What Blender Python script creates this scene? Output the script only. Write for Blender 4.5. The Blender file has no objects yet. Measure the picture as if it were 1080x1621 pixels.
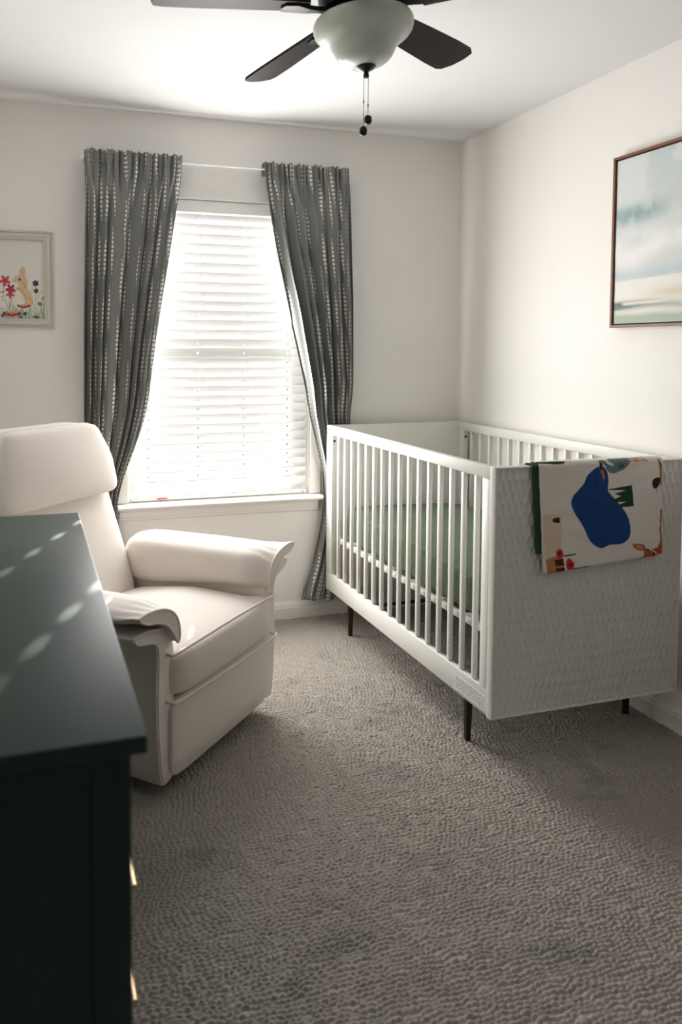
import bpy, bmesh, math, random
import numpy as np
from mathutils import Vector, Matrix

random.seed(7)
rng = np.random.default_rng(7)
SC = bpy.context.scene
COL = SC.collection

# ------------------------------------------------------------------ camera
FPX = 1222.5
cam_d = bpy.data.cameras.new('camera')
cam = bpy.data.objects.new('camera', cam_d)
COL.objects.link(cam)
SC.camera = cam
cam_d.sensor_fit = 'VERTICAL'
cam_d.sensor_height = 36.0
cam_d.sensor_width = 24.0
cam_d.lens = FPX / 1621 * 36.0
cam_d.shift_x = 117.17 / 1621
cam_d.shift_y = -194.3 / 1621
cam_d.clip_start = 0.05
RM = [[0.9551356851, 0.2959159259, 0.0122306088], [-0.2961511403, 0.9538167009, 0.0502812404], [0.0032132608, -0.0516475158, 0.9986602070]]
mw = Matrix(((RM[0][0], RM[0][2], -RM[0][1], -2.19809), (RM[1][0], RM[1][2], -RM[1][1], -3.63286), (RM[2][0], RM[2][2], -RM[2][1], 1.35130), (0, 0, 0, 1)))
cam.matrix_world = mw
cam_d.dof.use_dof = True
cam_d.dof.focus_distance = 2.9
cam_d.dof.aperture_fstop = cam_d.lens / 9.0

# ------------------------------------------------------------------ world, sun, window daylight, exposure
world = bpy.data.worlds.new('sky')
SC.world = world
world.use_nodes = True
bgn = world.node_tree.nodes['Background']
_wt = world.node_tree
_tc = _wt.nodes.new('ShaderNodeTexCoord')
_sp = _wt.nodes.new('ShaderNodeSeparateXYZ')
_rp = _wt.nodes.new('ShaderNodeValToRGB')
_mr = _wt.nodes.new('ShaderNodeMapRange')
_mr.inputs[1].default_value = -1.0; _mr.inputs[2].default_value = 1.0
_wt.links.new(_tc.outputs['Generated'], _sp.inputs[0])
_wt.links.new(_sp.outputs[2], _mr.inputs[0])
_wt.links.new(_mr.outputs[0], _rp.inputs[0])
_rp.color_ramp.elements[0].position = 0.44
_rp.color_ramp.elements[0].color = (0.42, 0.46, 0.50, 1)      # the ground and street outside
_rp.color_ramp.elements[1].position = 0.53
_rp.color_ramp.elements[1].color = (0.92, 0.96, 1.0, 1)       # bright overcast-white sky
_wt.links.new(_rp.outputs[0], bgn.inputs['Color'])
bgn.inputs['Strength'].default_value = 0.55

sun_d = bpy.data.lights.new('sun', 'SUN')
sun_d.energy = 15.0
sun_d.angle = math.radians(0.53)
sun_d.color = (1.0, 0.965, 0.93)
sun = bpy.data.objects.new('sun', sun_d)
COL.objects.link(sun)
sun.location = (1.5, 6, 3)
sun.rotation_euler = Vector((-0.41, -1.0, -0.324)).to_track_quat('-Z', 'Y').to_euler()

day_d = bpy.data.lights.new('window_daylight', 'AREA')
day_d.shape = 'RECTANGLE'
day_d.size = 0.86
day_d.size_y = 1.22
day_d.energy = 30.0
day_d.color = (1.0, 0.985, 0.965)
day = bpy.data.objects.new('window_daylight', day_d)
COL.objects.link(day)
day.location = (-1.30, -0.006, 1.27)
day.rotation_euler = Vector((0.0, -1.0, 0.0)).to_track_quat('-Z', 'Y').to_euler()

SC.view_settings.view_transform = 'Standard'
SC.view_settings.look = 'None'
SC.view_settings.exposure = 0.90
SC.view_settings.gamma = 1.0
SC.view_settings.use_curve_mapping = False
SC.cycles.use_denoising = True
SC.cycles.max_bounces = 14
SC.cycles.diffuse_bounces = 7
SC.cycles.sample_clamp_indirect = 6.0
SC.cycles.caustics_reflective = False
SC.cycles.caustics_refractive = False

# ------------------------------------------------------------------ materials
def hexc(r, g, b):
    def f(c):
        c /= 255.0
        return c / 12.92 if c <= 0.04045 else ((c + 0.055) / 1.055) ** 2.4
    return (f(r), f(g), f(b), 1)

class NT:
    def __init__(s, m):
        s.t = m.node_tree
    def n(s, typ, **kw):
        nd = s.t.nodes.new(typ)
        for k, v in kw.items():
            if k.startswith('i_'):
                key = k[2:]
                key = int(key) if key.isdigit() else key.replace('_', ' ')
                s.set(nd.inputs[key], v)
            else:
                setattr(nd, k, v)
        return nd
    def set(s, sock, v):
        if isinstance(v, bpy.types.NodeSocket):
            s.t.links.new(v, sock)
        else:
            sock.default_value = v
    def math(s, op, a, b=None, c=None):
        nd = s.t.nodes.new('ShaderNodeMath')
        nd.operation = op
        s.set(nd.inputs[0], a)
        if b is not None: s.set(nd.inputs[1], b)
        if c is not None: s.set(nd.inputs[2], c)
        return nd.outputs[0]

def mat(name, col, rough=0.6, metal=0.0, var=0.05, vscale=8.0, bump=0.0, bscale=200.0, bdist=0.002, sheen=0.0, coat=0.0, spec=None, stretch=None):
    m = bpy.data.materials.new(name)
    m.use_nodes = True
    t = NT(m)
    p = t.t.nodes['Principled BSDF']
    p.inputs['Roughness'].default_value = rough
    p.inputs['Metallic'].default_value = metal
    if spec is not None: p.inputs['Specular IOR Level'].default_value = spec
    if sheen: p.inputs['Sheen Weight'].default_value = sheen
    if coat: p.inputs['Coat Weight'].default_value = coat
    tc = t.n('ShaderNodeTexCoord')
    vec = tc.outputs['Object']
    if stretch:
        mp = t.n('ShaderNodeMapping', i_Vector=vec, i_Scale=stretch)
        vec = mp.outputs[0]
    nz = t.n('ShaderNodeTexNoise', i_Vector=vec, i_Scale=vscale, i_Detail=4.0)
    mix = t.n('ShaderNodeMix', data_type='RGBA', i_Factor=nz.outputs['Fac'])
    a = [c * (1 - var) for c in col[:3]] + [1]
    b = [min(1, c * (1 + var)) for c in col[:3]] + [1]
    mix.inputs[6].default_value = a
    mix.inputs[7].default_value = b
    t.set(p.inputs['Base Color'], mix.outputs[2])
    if bump:
        n2 = t.n('ShaderNodeTexNoise', i_Vector=vec, i_Scale=bscale, i_Detail=3.0)
        bp = t.n('ShaderNodeBump', i_Strength=bump, i_Distance=bdist, i_Height=n2.outputs['Fac'])
        t.set(p.inputs['Normal'], bp.outputs[0])
    return m

def attr_mat(name, rough=0.8, bump=0.0, bscale=300.0):
    """base colour from the mesh's 'print' colour attribute (printed or painted pattern)"""
    m = bpy.data.materials.new(name)
    m.use_nodes = True
    t = NT(m)
    p = t.t.nodes['Principled BSDF']
    p.inputs['Roughness'].default_value = rough
    at = t.n('ShaderNodeVertexColor', layer_name='print')
    t.set(p.inputs['Base Color'], at.outputs['Color'])
    if bump:
        tc = t.n('ShaderNodeTexCoord')
        n2 = t.n('ShaderNodeTexNoise', i_Vector=tc.outputs['Object'], i_Scale=bscale, i_Detail=3.0)
        bp = t.n('ShaderNodeBump', i_Strength=bump, i_Distance=0.001, i_Height=n2.outputs['Fac'])
        t.set(p.inputs['Normal'], bp.outputs[0])
    return m

M = {}
M['wall'] = mat('wall_paint', (0.845, 0.826, 0.796, 1), 0.75, var=0.015, vscale=1.5, bump=0.15, bscale=160, bdist=0.001)
M['far_wall'] = mat('bounce_cutting_grey', (0.22, 0.215, 0.21, 1), 0.75, var=0.015, vscale=1.5, bump=0.15, bscale=160, bdist=0.001)  # unseen wall behind the camera, made grey to cut bounced light
M['ceiling'] = mat('ceiling_paint', (0.76, 0.755, 0.755, 1), 0.85, var=0.01, vscale=2, bump=0.15, bscale=120, bdist=0.001)
M['trim'] = mat('white_trim_paint', (0.80, 0.78, 0.75, 1), 0.4, var=0.02, vscale=6)
M['crib'] = mat('white_lacquer', (0.74, 0.73, 0.69, 1), 0.42, var=0.02, vscale=10)
M['white_plastic'] = mat('white_vinyl', (0.85, 0.85, 0.84, 1), 0.45, var=0.01)
M['dark_metal'] = mat('dark_bronze', hexc(62, 48, 38), 0.45, 0.6, var=0.1)
M['black_metal'] = mat('black_metal', (0.006, 0.007, 0.008, 1), 0.38, 0.2, var=0.1)
M['brass'] = mat('brushed_brass', (0.62, 0.47, 0.28, 1), 0.4, 1.0, var=0.05)
M['walnut'] = mat('dark_walnut', (0.014, 0.009, 0.007, 1), 0.5, spec=0.12, var=0.5, vscale=14, stretch=(0.6, 8, 8))
M['frost'] = mat('frosted_glass', (0.62, 0.66, 0.60, 1), 0.35, var=0.04, vscale=9)
M['dresser'] = mat('dark_green_paint', (0.011, 0.036, 0.027, 1), 0.43, spec=0.34, var=0.08, vscale=5)
M['chair'] = mat('cream_linen', (0.745, 0.685, 0.635, 1), 0.9, var=0.03, vscale=30, bump=0.35, bscale=900, bdist=0.0008, sheen=0.2)
M['base_dark'] = mat('black_plastic', (0.01, 0.01, 0.01, 1), 0.6)
M['sheet'] = mat('sage_knit', (0.090, 0.138, 0.070, 1), 0.95, var=0.12, vscale=60, sheen=0.2)
M['frame_wood'] = mat('brown_frame_wood', hexc(122, 82, 58), 0.5, var=0.3, vscale=20, stretch=(8, 1, 8))
M['frame_gap'] = mat('dark_frame_inside', hexc(26, 20, 16), 0.7)
M['pewter'] = mat('champagne_frame', hexc(204, 199, 190), 0.45, 0.0, var=0.06)
M['cord'] = mat('white_cord', (0.8, 0.8, 0.78, 1), 0.8)
M['red_tag'] = mat('red_tag', hexc(200, 50, 45), 0.6)
M['ink'] = mat('grey_ink', hexc(120, 118, 112), 0.8)
M['dresser_in'] = M['dresser']

def brushed(name):
    pass

def carpet_material():
    m = bpy.data.materials.new('beige_loop_carpet')
    m.use_nodes = True
    t = NT(m)
    p = t.t.nodes['Principled BSDF']
    p.inputs['Roughness'].default_value = 0.97
    p.inputs['Specular IOR Level'].default_value = 0.1
    p.inputs['Sheen Weight'].default_value = 0.15
    tc = t.n('ShaderNodeTexCoord')
    o = tc.outputs['Object']
    # worn / brushed patches: pile lying the other way
    n1 = t.n('ShaderNodeTexNoise', i_Vector=o, i_Scale=5.0, i_Detail=3.0, i_Roughness=0.6)
    r1 = t.n('ShaderNodeValToRGB', i_Fac=n1.outputs['Fac'])
    r1.color_ramp.elements[0].position = 0.30
    r1.color_ramp.elements[0].color = (0.26, 0.242, 0.215, 1)
    r1.color_ramp.elements[1].position = 0.43
    r1.color_ramp.elements[1].color = (0.345, 0.318, 0.282, 1)
    n2 = t.n('ShaderNodeTexNoise', i_Vector=o, i_Scale=420.0, i_Detail=2.0)
    mx = t.n('ShaderNodeMix', data_type='RGBA', blend_type='MULTIPLY')
    mx.inputs[0].default_value = 0.35
    t.set(mx.inputs[6], r1.outputs[0])
    t.set(mx.inputs[7], n2.outputs['Color'])
    hs = t.n('ShaderNodeHueSaturation', i_Saturation=1.0, i_Color=r1.outputs[0])
    t.set(hs.inputs['Value'], t.math('ADD', 0.75, t.math('MULTIPLY', n2.outputs['Fac'], 0.5)))
    t.set(p.inputs['Base Color'], hs.outputs[0])
    nb = t.n('ShaderNodeTexNoise', i_Vector=o, i_Scale=500.0, i_Detail=2.0)
    b2 = t.n('ShaderNodeBump', i_Strength=0.5, i_Distance=0.0015, i_Height=nb.outputs['Fac'])
    t.set(p.inputs['Normal'], b2.outputs[0])
    return m
M['carpet'] = carpet_material()

def slat_material():
    m = bpy.data.materials.new('white_blind_slat')
    m.use_nodes = True
    t = NT(m)
    out = t.t.nodes['Material Output']
    p = t.t.nodes['Principled BSDF']
    p.inputs['Base Color'].default_value = (0.86, 0.86, 0.86, 1)
    p.inputs['Roughness'].default_value = 0.4
    tr = t.n('ShaderNodeBsdfTranslucent', i_Color=(0.95, 0.93, 0.92, 1))
    mx = t.n('ShaderNodeMixShader', i_Fac=0.11)
    t.set(mx.inputs[1], p.outputs[0])
    t.set(mx.inputs[2], tr.outputs[0])
    t.set(out.inputs['Surface'], mx.outputs[0])
    return m
M['slat'] = slat_material()

def pane_material():
    m = bpy.data.materials.new('window_glass')
    m.use_nodes = True
    t = NT(m)
    out = t.t.nodes['Material Output']
    gl = t.n('ShaderNodeBsdfGlossy', i_Roughness=0.02)
    tr = t.n('ShaderNodeBsdfTransparent', i_Color=(0.95, 0.97, 0.96, 1))
    fr = t.n('ShaderNodeFresnel', i_IOR=1.45)
    mx = t.n('ShaderNodeMixShader', i_Fac=fr.outputs[0])
    t.set(mx.inputs[1], tr.outputs[0])
    t.set(mx.inputs[2], gl.outputs[0])
    t.set(out.inputs['Surface'], mx.outputs[0])
    return m
M['pane'] = pane_material()

def curtain_material():
    """grey satin with columns of printed moon phases; uv in metres on the cloth"""
    m = bpy.data.materials.new('grey_moon_print_cloth')
    m.use_nodes = True
    t = NT(m)
    p = t.t.nodes['Principled BSDF']
    uv = t.n('ShaderNodeUVMap', uv_map='cloth')
    sp = t.n('ShaderNodeSeparateXYZ', i_0=uv.outputs[0])
    u, v = sp.outputs[0], sp.outputs[1]
    CW, RH, RAD = 0.050, 0.0200, 0.0072
    cu = t.math('DIVIDE', u, CW)
    ci = t.math('FLOOR', cu)
    lx = t.math('MULTIPLY', t.math('SUBTRACT', t.math('SUBTRACT', cu, ci), 0.5), CW)
    wn = t.n('ShaderNodeTexWhiteNoise', noise_dimensions='1D', i_W=ci)
    vs = t.math('ADD', t.math('DIVIDE', v, RH), t.math('FLOOR', t.math('MULTIPLY', wn.outputs[0], 13.0)))
    vi = t.math('FLOOR', vs)
    ly = t.math('MULTIPLY', t.math('SUBTRACT', t.math('SUBTRACT', vs, vi), 0.5), RH)
    k = t.math('MODULO', vi, 13.0)
    ph = t.math('DIVIDE', t.math('SUBTRACT', k, 6.0), 5.2)          # -1.15 .. 1.15
    ap = t.math('ABSOLUTE', ph)
    sg = t.math('SIGN', ph)
    ap1 = t.math('MINIMUM', ap, 1.0)
    off = t.math('MULTIPLY', t.math('ADD', sg, t.math('LESS_THAN', ap, 0.01)), t.math('MULTIPLY', t.math('SUBTRACT', 1.12, ap1), 2.2 * RAD))
    d1 = t.math('SQRT', t.math('ADD', t.math('POWER', lx, 2.0), t.math('POWER', ly, 2.0)))
    lx2 = t.math('ADD', lx, off)
    d2 = t.math('SQRT', t.math('ADD', t.math('POWER', lx2, 2.0), t.math('POWER', ly, 2.0)))
    ins = t.math('LESS_THAN', d1, RAD)
    cut = t.math('GREATER_THAN', d2, RAD)
    vis = t.math('LESS_THAN', ap, 1.1)
    mask = t.math('MULTIPLY', t.math('MULTIPLY', ins, cut), vis)
    mx = t.n('ShaderNodeMix', data_type='RGBA', i_Factor=mask)
    mx.inputs[6].default_value = (0.185, 0.192, 0.181, 1)
    mx.inputs[7].default_value = (0.78, 0.74, 0.69, 1)
    t.set(p.inputs['Base Color'], mx.outputs[2])
    p.inputs['Roughness'].default_value = 0.52
    p.inputs['Sheen Weight'].default_value = 0.15
    return m
M['curtain'] = curtain_material()

# ------------------------------------------------------------------ mesh helpers
def link_obj(name, me, m, parent=None, smooth=True, angle=None):
    o = bpy.data.objects.new(name, me)
    COL.objects.link(o)
    if m is not None:
        for mm in (m if isinstance(m, (list, tuple)) else [m]):
            me.materials.append(mm)
    if parent is not None:
        o.parent = parent
    if smooth:
        for pl in me.polygons: pl.use_smooth = True
        if angle is not None:
            bm = bmesh.new(); bm.from_mesh(me)
            for e in bm.edges:
                if len(e.link_faces) == 2 and e.calc_face_angle(0) > angle:
                    e.smooth = False
            bm.to_mesh(me); bm.free()
    return o

def obj(name, bm, m, parent=None, smooth=True, angle=math.radians(40)):
    bmesh.ops.recalc_face_normals(bm, faces=bm.faces)
    me = bpy.data.meshes.new(name)
    bm.to_mesh(me)
    bm.free()
    return link_obj(name, me, m, parent, smooth, angle)

def tag(o, label, cat, group=None, kind=None):
    o['label'] = label
    o['category'] = cat
    if group: o['group'] = group
    if kind: o['kind'] = kind
    return o

def struct(o, label=None, cat=None):
    o['kind'] = 'structure'
    if label: o['label'] = label
    if cat: o['category'] = cat
    return o

def empty(name, loc, rotz=0.0):
    o = bpy.data.objects.new(name, None)
    o.empty_display_size = 0.1
    COL.objects.link(o)
    o.location = loc
    o.rotation_euler = (0, 0, rotz)
    return o

def add_box(bm, lo, hi, bev=0.0, seg=2):
    r = bmesh.ops.create_cube(bm, size=1.0)
    vs = r['verts']
    for v in vs:
        v.co = Vector([lo[i] + (v.co[i] + 0.5) * (hi[i] - lo[i]) for i in range(3)])
    if bev > 0:
        es = list({e for v in vs for e in v.link_edges})
        bmesh.ops.bevel(bm, geom=es, offset=bev, segments=seg, profile=0.5, affect='EDGES')
    return bm

def box(lo, hi, bev=0.0, seg=2):
    return add_box(bmesh.new(), lo, hi, bev, seg)

def add_lathe(bm, prof, n=40, center=(0, 0, 0)):
    rings = []
    for r, z in prof:
        if r < 1e-6:
            rings.append([bm.verts.new((center[0], center[1], center[2] + z))])
        else:
            rings.append([bm.verts.new((center[0] + r * math.cos(2 * math.pi * i / n), center[1] + r * math.sin(2 * math.pi * i / n), center[2] + z)) for i in range(n)])
    for a, b in zip(rings, rings[1:]):
        for i in range(n):
            j = (i + 1) % n
            f = []
            for q in ((a, i), (a, j), (b, j), (b, i)):
                vv = q[0][q[1] % len(q[0])]
                if vv not in f: f.append(vv)
            if len(f) > 2: bm.faces.new(f)
    for ring in (rings[0], rings[-1]):
        if len(ring) > 2: bm.faces.new(ring)
    return bm

def catmull(pts, n=6, closed=False):
    P = [Vector(p) for p in pts]
    out = []
    L = len(P)
    rng_ = range(L) if closed else range(L - 1)
    for i in rng_:
        if closed:
            a, b, c, d = P[i - 1], P[i], P[(i + 1) % L], P[(i + 2) % L]
        else:
            a, b, c, d = P[max(i - 1, 0)], P[i], P[i + 1], P[min(i + 2, L - 1)]
        for k in range(n):
            s = k / n
            out.append(0.5 * ((2 * b) + (c - a) * s + (2 * a - 5 * b + 4 * c - d) * s * s + (3 * b - a - 3 * c + d) * s ** 3))
    if not closed: out.append(P[-1])
    return out

def add_tube(bm, pts, r, n=8, closed=False):
    P = [Vector(p) for p in pts]
    rings = []
    L = len(P)
    up = Vector((0.13, 0.27, 0.95)).normalized()
    for i in range(L):
        if closed: d = P[(i + 1) % L] - P[i - 1]
        else: d = P[min(i + 1, L - 1)] - P[max(i - 1, 0)]
        d.normalize()
        a = d.cross(up)
        if a.length < 1e-4: a = d.cross(Vector((1, 0, 0)))
        a.normalize()
        b = a.cross(d); b.normalize()
        rad = r(i / max(1, L - 1)) if callable(r) else r
        rings.append([bm.verts.new(P[i] + a * rad * math.cos(2 * math.pi * k / n) + b * rad * math.sin(2 * math.pi * k / n)) for k in range(n)])
    pairs = list(zip(rings, rings[1:]))
    if closed: pairs.append((rings[-1], rings[0]))
    for a, b in pairs:
        for k in range(n):
            bm.faces.new((a[k], a[(k + 1) % n], b[(k + 1) % n], b[k]))
    if not closed:
        bm.faces.new(rings[0]); bm.faces.new(rings[-1])
    return bm

def rblob(warp, n=14, power=6.0, nz=None):
    """rounded cushion: unit super-ellipsoid whose points go through warp(x, y, z)"""
    bm = bmesh.new()
    bmesh.ops.create_cube(bm, size=2.0)
    bmesh.ops.subdivide_edges(bm, edges=bm.edges[:], cuts=n, use_grid_fill=True)
    for v in bm.verts:
        c = v.co
        # even out spacing towards edges
        q = Vector([math.sin(c[i] * math.pi / 2) for i in range(3)])
        L = (abs(q.x) ** power + abs(q.y) ** power + abs(q.z) ** power) ** (1 / power)
        q = q / L
        v.co = Vector(warp(q.x, q.y, q.z))
    return bm

def loft(sections, cap=True):
    bm = bmesh.new()
    rings = [[bm.verts.new(p) for p in s] for s in sections]
    n = len(rings[0])
    for a, b in zip(rings, rings[1:]):
        for k in range(n):
            bm.faces.new((a[k], a[(k + 1) % n], b[(k + 1) % n], b[k]))
    if cap:
        caps = [bm.faces.new(rings[0]), bm.faces.new(rings[-1])]
        bmesh.ops.triangulate(bm, faces=caps, ngon_method='EAR_CLIP')
    return bm

def grid_mesh(name, P, m, parent=None, uv=None, colors=None, wrap=False):
    """P: (rows, cols, 3) array -> smooth quad grid"""
    R_, C_ = P.shape[:2]
    idx = np.arange(R_ * C_).reshape(R_, C_)
    q = np.stack([idx[:-1, :-1], idx[:-1, 1:], idx[1:, 1:], idx[1:, :-1]], -1).reshape(-1, 4)
    me = bpy.data.meshes.new(name)
    me.vertices.add(R_ * C_)
    me.vertices.foreach_set('co', P.reshape(-1).astype(np.float32))
    me.loops.add(q.size)
    me.loops.foreach_set('vertex_index', q.reshape(-1).astype(np.int32))
    me.polygons.add(len(q))
    me.polygons.foreach_set('loop_start', np.arange(0, q.size, 4, dtype=np.int32))
    me.polygons.foreach_set('loop_total', np.full(len(q), 4, dtype=np.int32))
    me.update(calc_edges=True)
    me.validate()
    if uv is not None:
        lay = me.uv_layers.new(name='cloth')
        lay.data.foreach_set('uv', uv.reshape(-1, 2)[q.reshape(-1)].reshape(-1).astype(np.float32))
    if colors is not None:
        ca = me.color_attributes.new('print', 'FLOAT_COLOR', 'POINT')
        rgba = np.ones((R_ * C_, 4), np.float32)
        rgba[:, :3] = colors.reshape(-1, 3)
        ca.data.foreach_set('color', rgba.reshape(-1))
    return link_obj(name, me, m, parent, True, None)

def inside(poly, X, Y):
    """boolean array: which points lie in the polygon"""
    poly = np.asarray(poly, float)
    r = np.zeros(X.shape, bool)
    x0, y0 = poly[-1]
    for x1, y1 in poly:
        c = ((y1 > Y) != (y0 > Y)) & (X < (x0 - x1) * (Y - y1) / ((y0 - y1) + 1e-12) + x1)
        r ^= c
        x0, y0 = x1, y1
    return r

def smooth_poly(pts, n=5):
    return [(p.x, p.y) for p in catmull([(a, b, 0) for a, b in pts], n, True)]

def stroke(pts, w):
    """a polygon around a polyline, w wide"""
    P = [Vector((a, b)) for a, b in pts]
    l, r = [], []
    for i, q in enumerate(P):
        d = P[min(i + 1, len(P) - 1)] - P[max(i - 1, 0)]
        d.normalize()
        nrm = Vector((-d.y, d.x)) * w / 2
        l.append(tuple(q + nrm)); r.append(tuple(q - nrm))
    return l + r[::-1]

def ellipse(cx, cy, a, b, rot=0.0, n=20):
    c, s = math.cos(rot), math.sin(rot)
    return [(cx + a * math.cos(t) * c - b * math.sin(t) * s, cy + a * math.cos(t) * s + b * math.sin(t) * c) for t in [2 * math.pi * k / n for k in range(n)]]

def paint(colors, X, Y, poly, col, step):
    """lay a flat printed shape over the colour array, its edge softened over one grid step"""
    poly = np.asarray(poly, float)
    lo, hi = poly.min(0) - 2 * step, poly.max(0) + 2 * step
    sel = (X > lo[0]) & (X < hi[0]) & (Y > lo[1]) & (Y < hi[1])
    if not sel.any(): return
    xs, ys = X[sel], Y[sel]
    cov = np.zeros(xs.shape)
    for dx in (-0.33, 0, 0.33):
        for dy in (-0.33, 0, 0.33):
            cov += inside(poly, xs + dx * step, ys + dy * step)
    cov /= 9.0
    colors[sel] = colors[sel] * (1 - cov[:, None]) + np.array(col[:3]) * cov[:, None]

def vnoise(X, Y, seed=0):
    """smooth value noise on arrays"""
    r = np.random.default_rng(seed).random((64, 64))
    xi, yi = np.floor(X).astype(int), np.floor(Y).astype(int)
    fx, fy = X - xi, Y - yi
    fx, fy = fx * fx * (3 - 2 * fx), fy * fy * (3 - 2 * fy)
    g = lambda a, b: r[a % 64, b % 64]
    return (g(xi, yi) * (1 - fx) + g(xi + 1, yi) * fx) * (1 - fy) + (g(xi, yi + 1) * (1 - fx) + g(xi + 1, yi + 1) * fx) * fy

def sstep(a, b, x):
    t = np.clip((x - a) / (b - a), 0, 1)
    return t * t * (3 - 2 * t)

# ------------------------------------------------------------------ room shell
XL, YB, ZC = -2.62, -5.8, 2.44          # left wall, wall behind the camera, ceiling
WX0, WX1, WZ0, WZ1 = -1.752, -0.848, 0.625, 2.06   # window opening
WT = 0.14

def floor_mesh():
    """carpet whose rows of loops are real bumps"""
    x = np.linspace(XL, 0.0, 850)
    y = np.concatenate([np.linspace(YB, -2.75, 150)[:-1], np.linspace(-2.75, 0.0, 900)])
    X, Y = np.meshgrid(x, y)
    wx = X + 0.012 * (vnoise(X * 40, Y * 40, 1) - 0.5) + 0.02 * (vnoise(X * 6, Y * 6, 4) - 0.5)
    wy = Y + 0.013 * (vnoise(X * 42, Y * 42, 2) - 0.5)
    RW, LW = 0.0125, 0.0165
    row = np.floor(wy / RW)
    fy = wy / RW - row
    sh = np.random.default_rng(3).random(4096)[(row.astype(int)) % 4096]
    fx = (wx / LW + sh) % 1.0
    h = (np.sin(np.pi * fy) ** 0.7) * (0.12 + 0.88 * np.sin(np.pi * fx) ** 0.45)
    h *= 0.75 + 0.5 * vnoise(X * 60, Y * 60, 5)
    Z = -0.009 + 0.0085 * h + 0.002 * (vnoise(X * 110, Y * 110, 6) - 0.5)
    return grid_mesh('floor', np.stack([X, Y, Z], -1), M['carpet'])
fl = floor_mesh()
struct(fl, 'beige looped carpet covering the whole floor', 'carpet')

struct(obj('ceiling', box((XL - 0.1, YB - 0.1, ZC), (0.1, WT, ZC + 0.1)), M['ceiling'], smooth=False), 'flat white painted ceiling above the fan', 'ceiling')
bm = bmesh.new()
add_box(bm, (XL - 0.1, 0, -0.05), (WX0, WT, ZC))
add_box(bm, (WX1, 0, -0.05), (0.1, WT, ZC))
add_box(bm, (WX0, 0, -0.05), (WX1, WT, WZ0))
add_box(bm, (WX0, 0, WZ1), (WX1, WT, ZC))
struct(obj('wall_back', bm, M['wall'], smooth=False), 'warm white wall around the window', 'wall')
struct(obj('wall_right', box((0, YB - 0.1, -0.05), (0.1, 0, ZC)), M['wall'], smooth=False), 'warm white wall behind the crib', 'wall')
struct(obj('wall_left', box((XL - 0.1, YB - 0.1, -0.05), (XL, 0, ZC)), M['wall'], smooth=False), 'warm white wall beside the dresser', 'wall')
struct(obj('wall_front', box((XL, YB - 0.1, -0.05), (0, YB, ZC)), M['far_wall'], smooth=False), 'unseen wall opposite the window, greyed to cut bounced light', 'wall')

def baseboard(name, a, b, nrm, where):
    """profile swept along the foot of a wall"""
    a, b, nrm = Vector(a), Vector(b), Vector(nrm)
    prof = [(0.0, -0.006), (0.014, -0.006), (0.014, 0.052), (0.011, 0.057), (0.011, 0.062), (0.008, 0.070), (0.005, 0.077), (0.0, 0.079)]
    secs = [[p + nrm * d + Vector((0, 0, z)) for d, z in prof] for p in (a, b)]
    o = obj(name, loft(secs), M['trim'], smooth=False)
    struct(o, 'white baseboard along the foot of the wall ' + where, 'baseboard')
baseboard('baseboard_back', (XL, 0, 0), (0, 0, 0), (0, -1, 0), 'under the window')
baseboard('baseboard_right', (0, 0, 0), (0, YB, 0), (-1, 0, 0), 'behind the crib')
baseboard('baseboard_left', (XL, YB, 0), (XL, 0, 0), (1, 0, 0), 'behind the dresser')

# ------------------------------------------------------------------ window
win = empty('window_1', ((WX0 + WX1) / 2, 0, WZ0))
struct(win, 'tall white sash window behind the closed blind', 'window')
def wpart(name, bm, m, smooth=False):
    bm.transform(Matrix.Translation(-Vector(win.location)))
    return obj(name, bm, m, win, smooth=smooth)
# casing, sill and apron
bm = bmesh.new()
add_box(bm, (WX0 - 0.058, -0.012, WZ0 + 0.002), (WX0 - 0.004, 0, WZ1), 0.002)
wpart('side_casing', bm, M['trim'])
bm = bmesh.new()
add_box(bm, (WX1 + 0.004, -0.012, WZ0 + 0.002), (WX1 + 0.058, 0, WZ1), 0.002)
wpart('side_casing', bm, M['trim'])
bm = bmesh.new()
add_box(bm, (WX0 - 0.058, -0.012, WZ1), (WX1 + 0.058, 0, WZ1 + 0.06), 0.002)
wpart('head_casing', bm, M['trim'])
prof = [(0.05, 0.602), (-0.055, 0.602), (-0.064, 0.607), (-0.066, 0.613), (-0.062, 0.620), (-0.055, 0.624), (0.05, 0.624)]
wpart('sill', loft([[Vector((x, y, z)) for y, z in prof] for x in (WX0 - 0.055, WX1 + 0.055)]), M['trim'])
prof = [(0.0, 0.602), (-0.030, 0.602), (-0.026, 0.592), (-0.018, 0.585), (-0.016, 0.560), (-0.013, 0.556), (-0.013, 0.548), (-0.008, 0.541), (0.0, 0.539)]
wpart('apron', loft([[Vector((x, y, z)) for y, z in prof] for x in (WX0 - 0.045, WX1 + 0.045)]), M['trim'])
# sashes and glass, set deep in the opening
def sash(z0, z1, y):
    bm = bmesh.new()
    x0, x1 = WX0 + 0.012, WX1 - 0.012
    add_box(bm, (x0, y, z0), (x0 + 0.045, y + 0.03, z1))
    add_box(bm, (x1 - 0.045, y, z0), (x1, y + 0.03, z1))
    add_box(bm, (x0 + 0.045, y, z0), (x1 - 0.045, y + 0.03, z0 + 0.045))
    add_box(bm, (x0 + 0.045, y, z1 - 0.045), (x1 - 0.045, y + 0.03, z1))
    s = wpart('sash', bm, M['white_plastic'])
    g = wpart('pane', box((x0 + 0.045, y + 0.013, z0 + 0.045), (x1 - 0.045, y + 0.017, z1 - 0.045)), M['pane'])
    g.parent = s
sash(WZ0 + 0.01, 1.36, 0.075)
sash(1.325, WZ1 - 0.008, 0.106)

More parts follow.
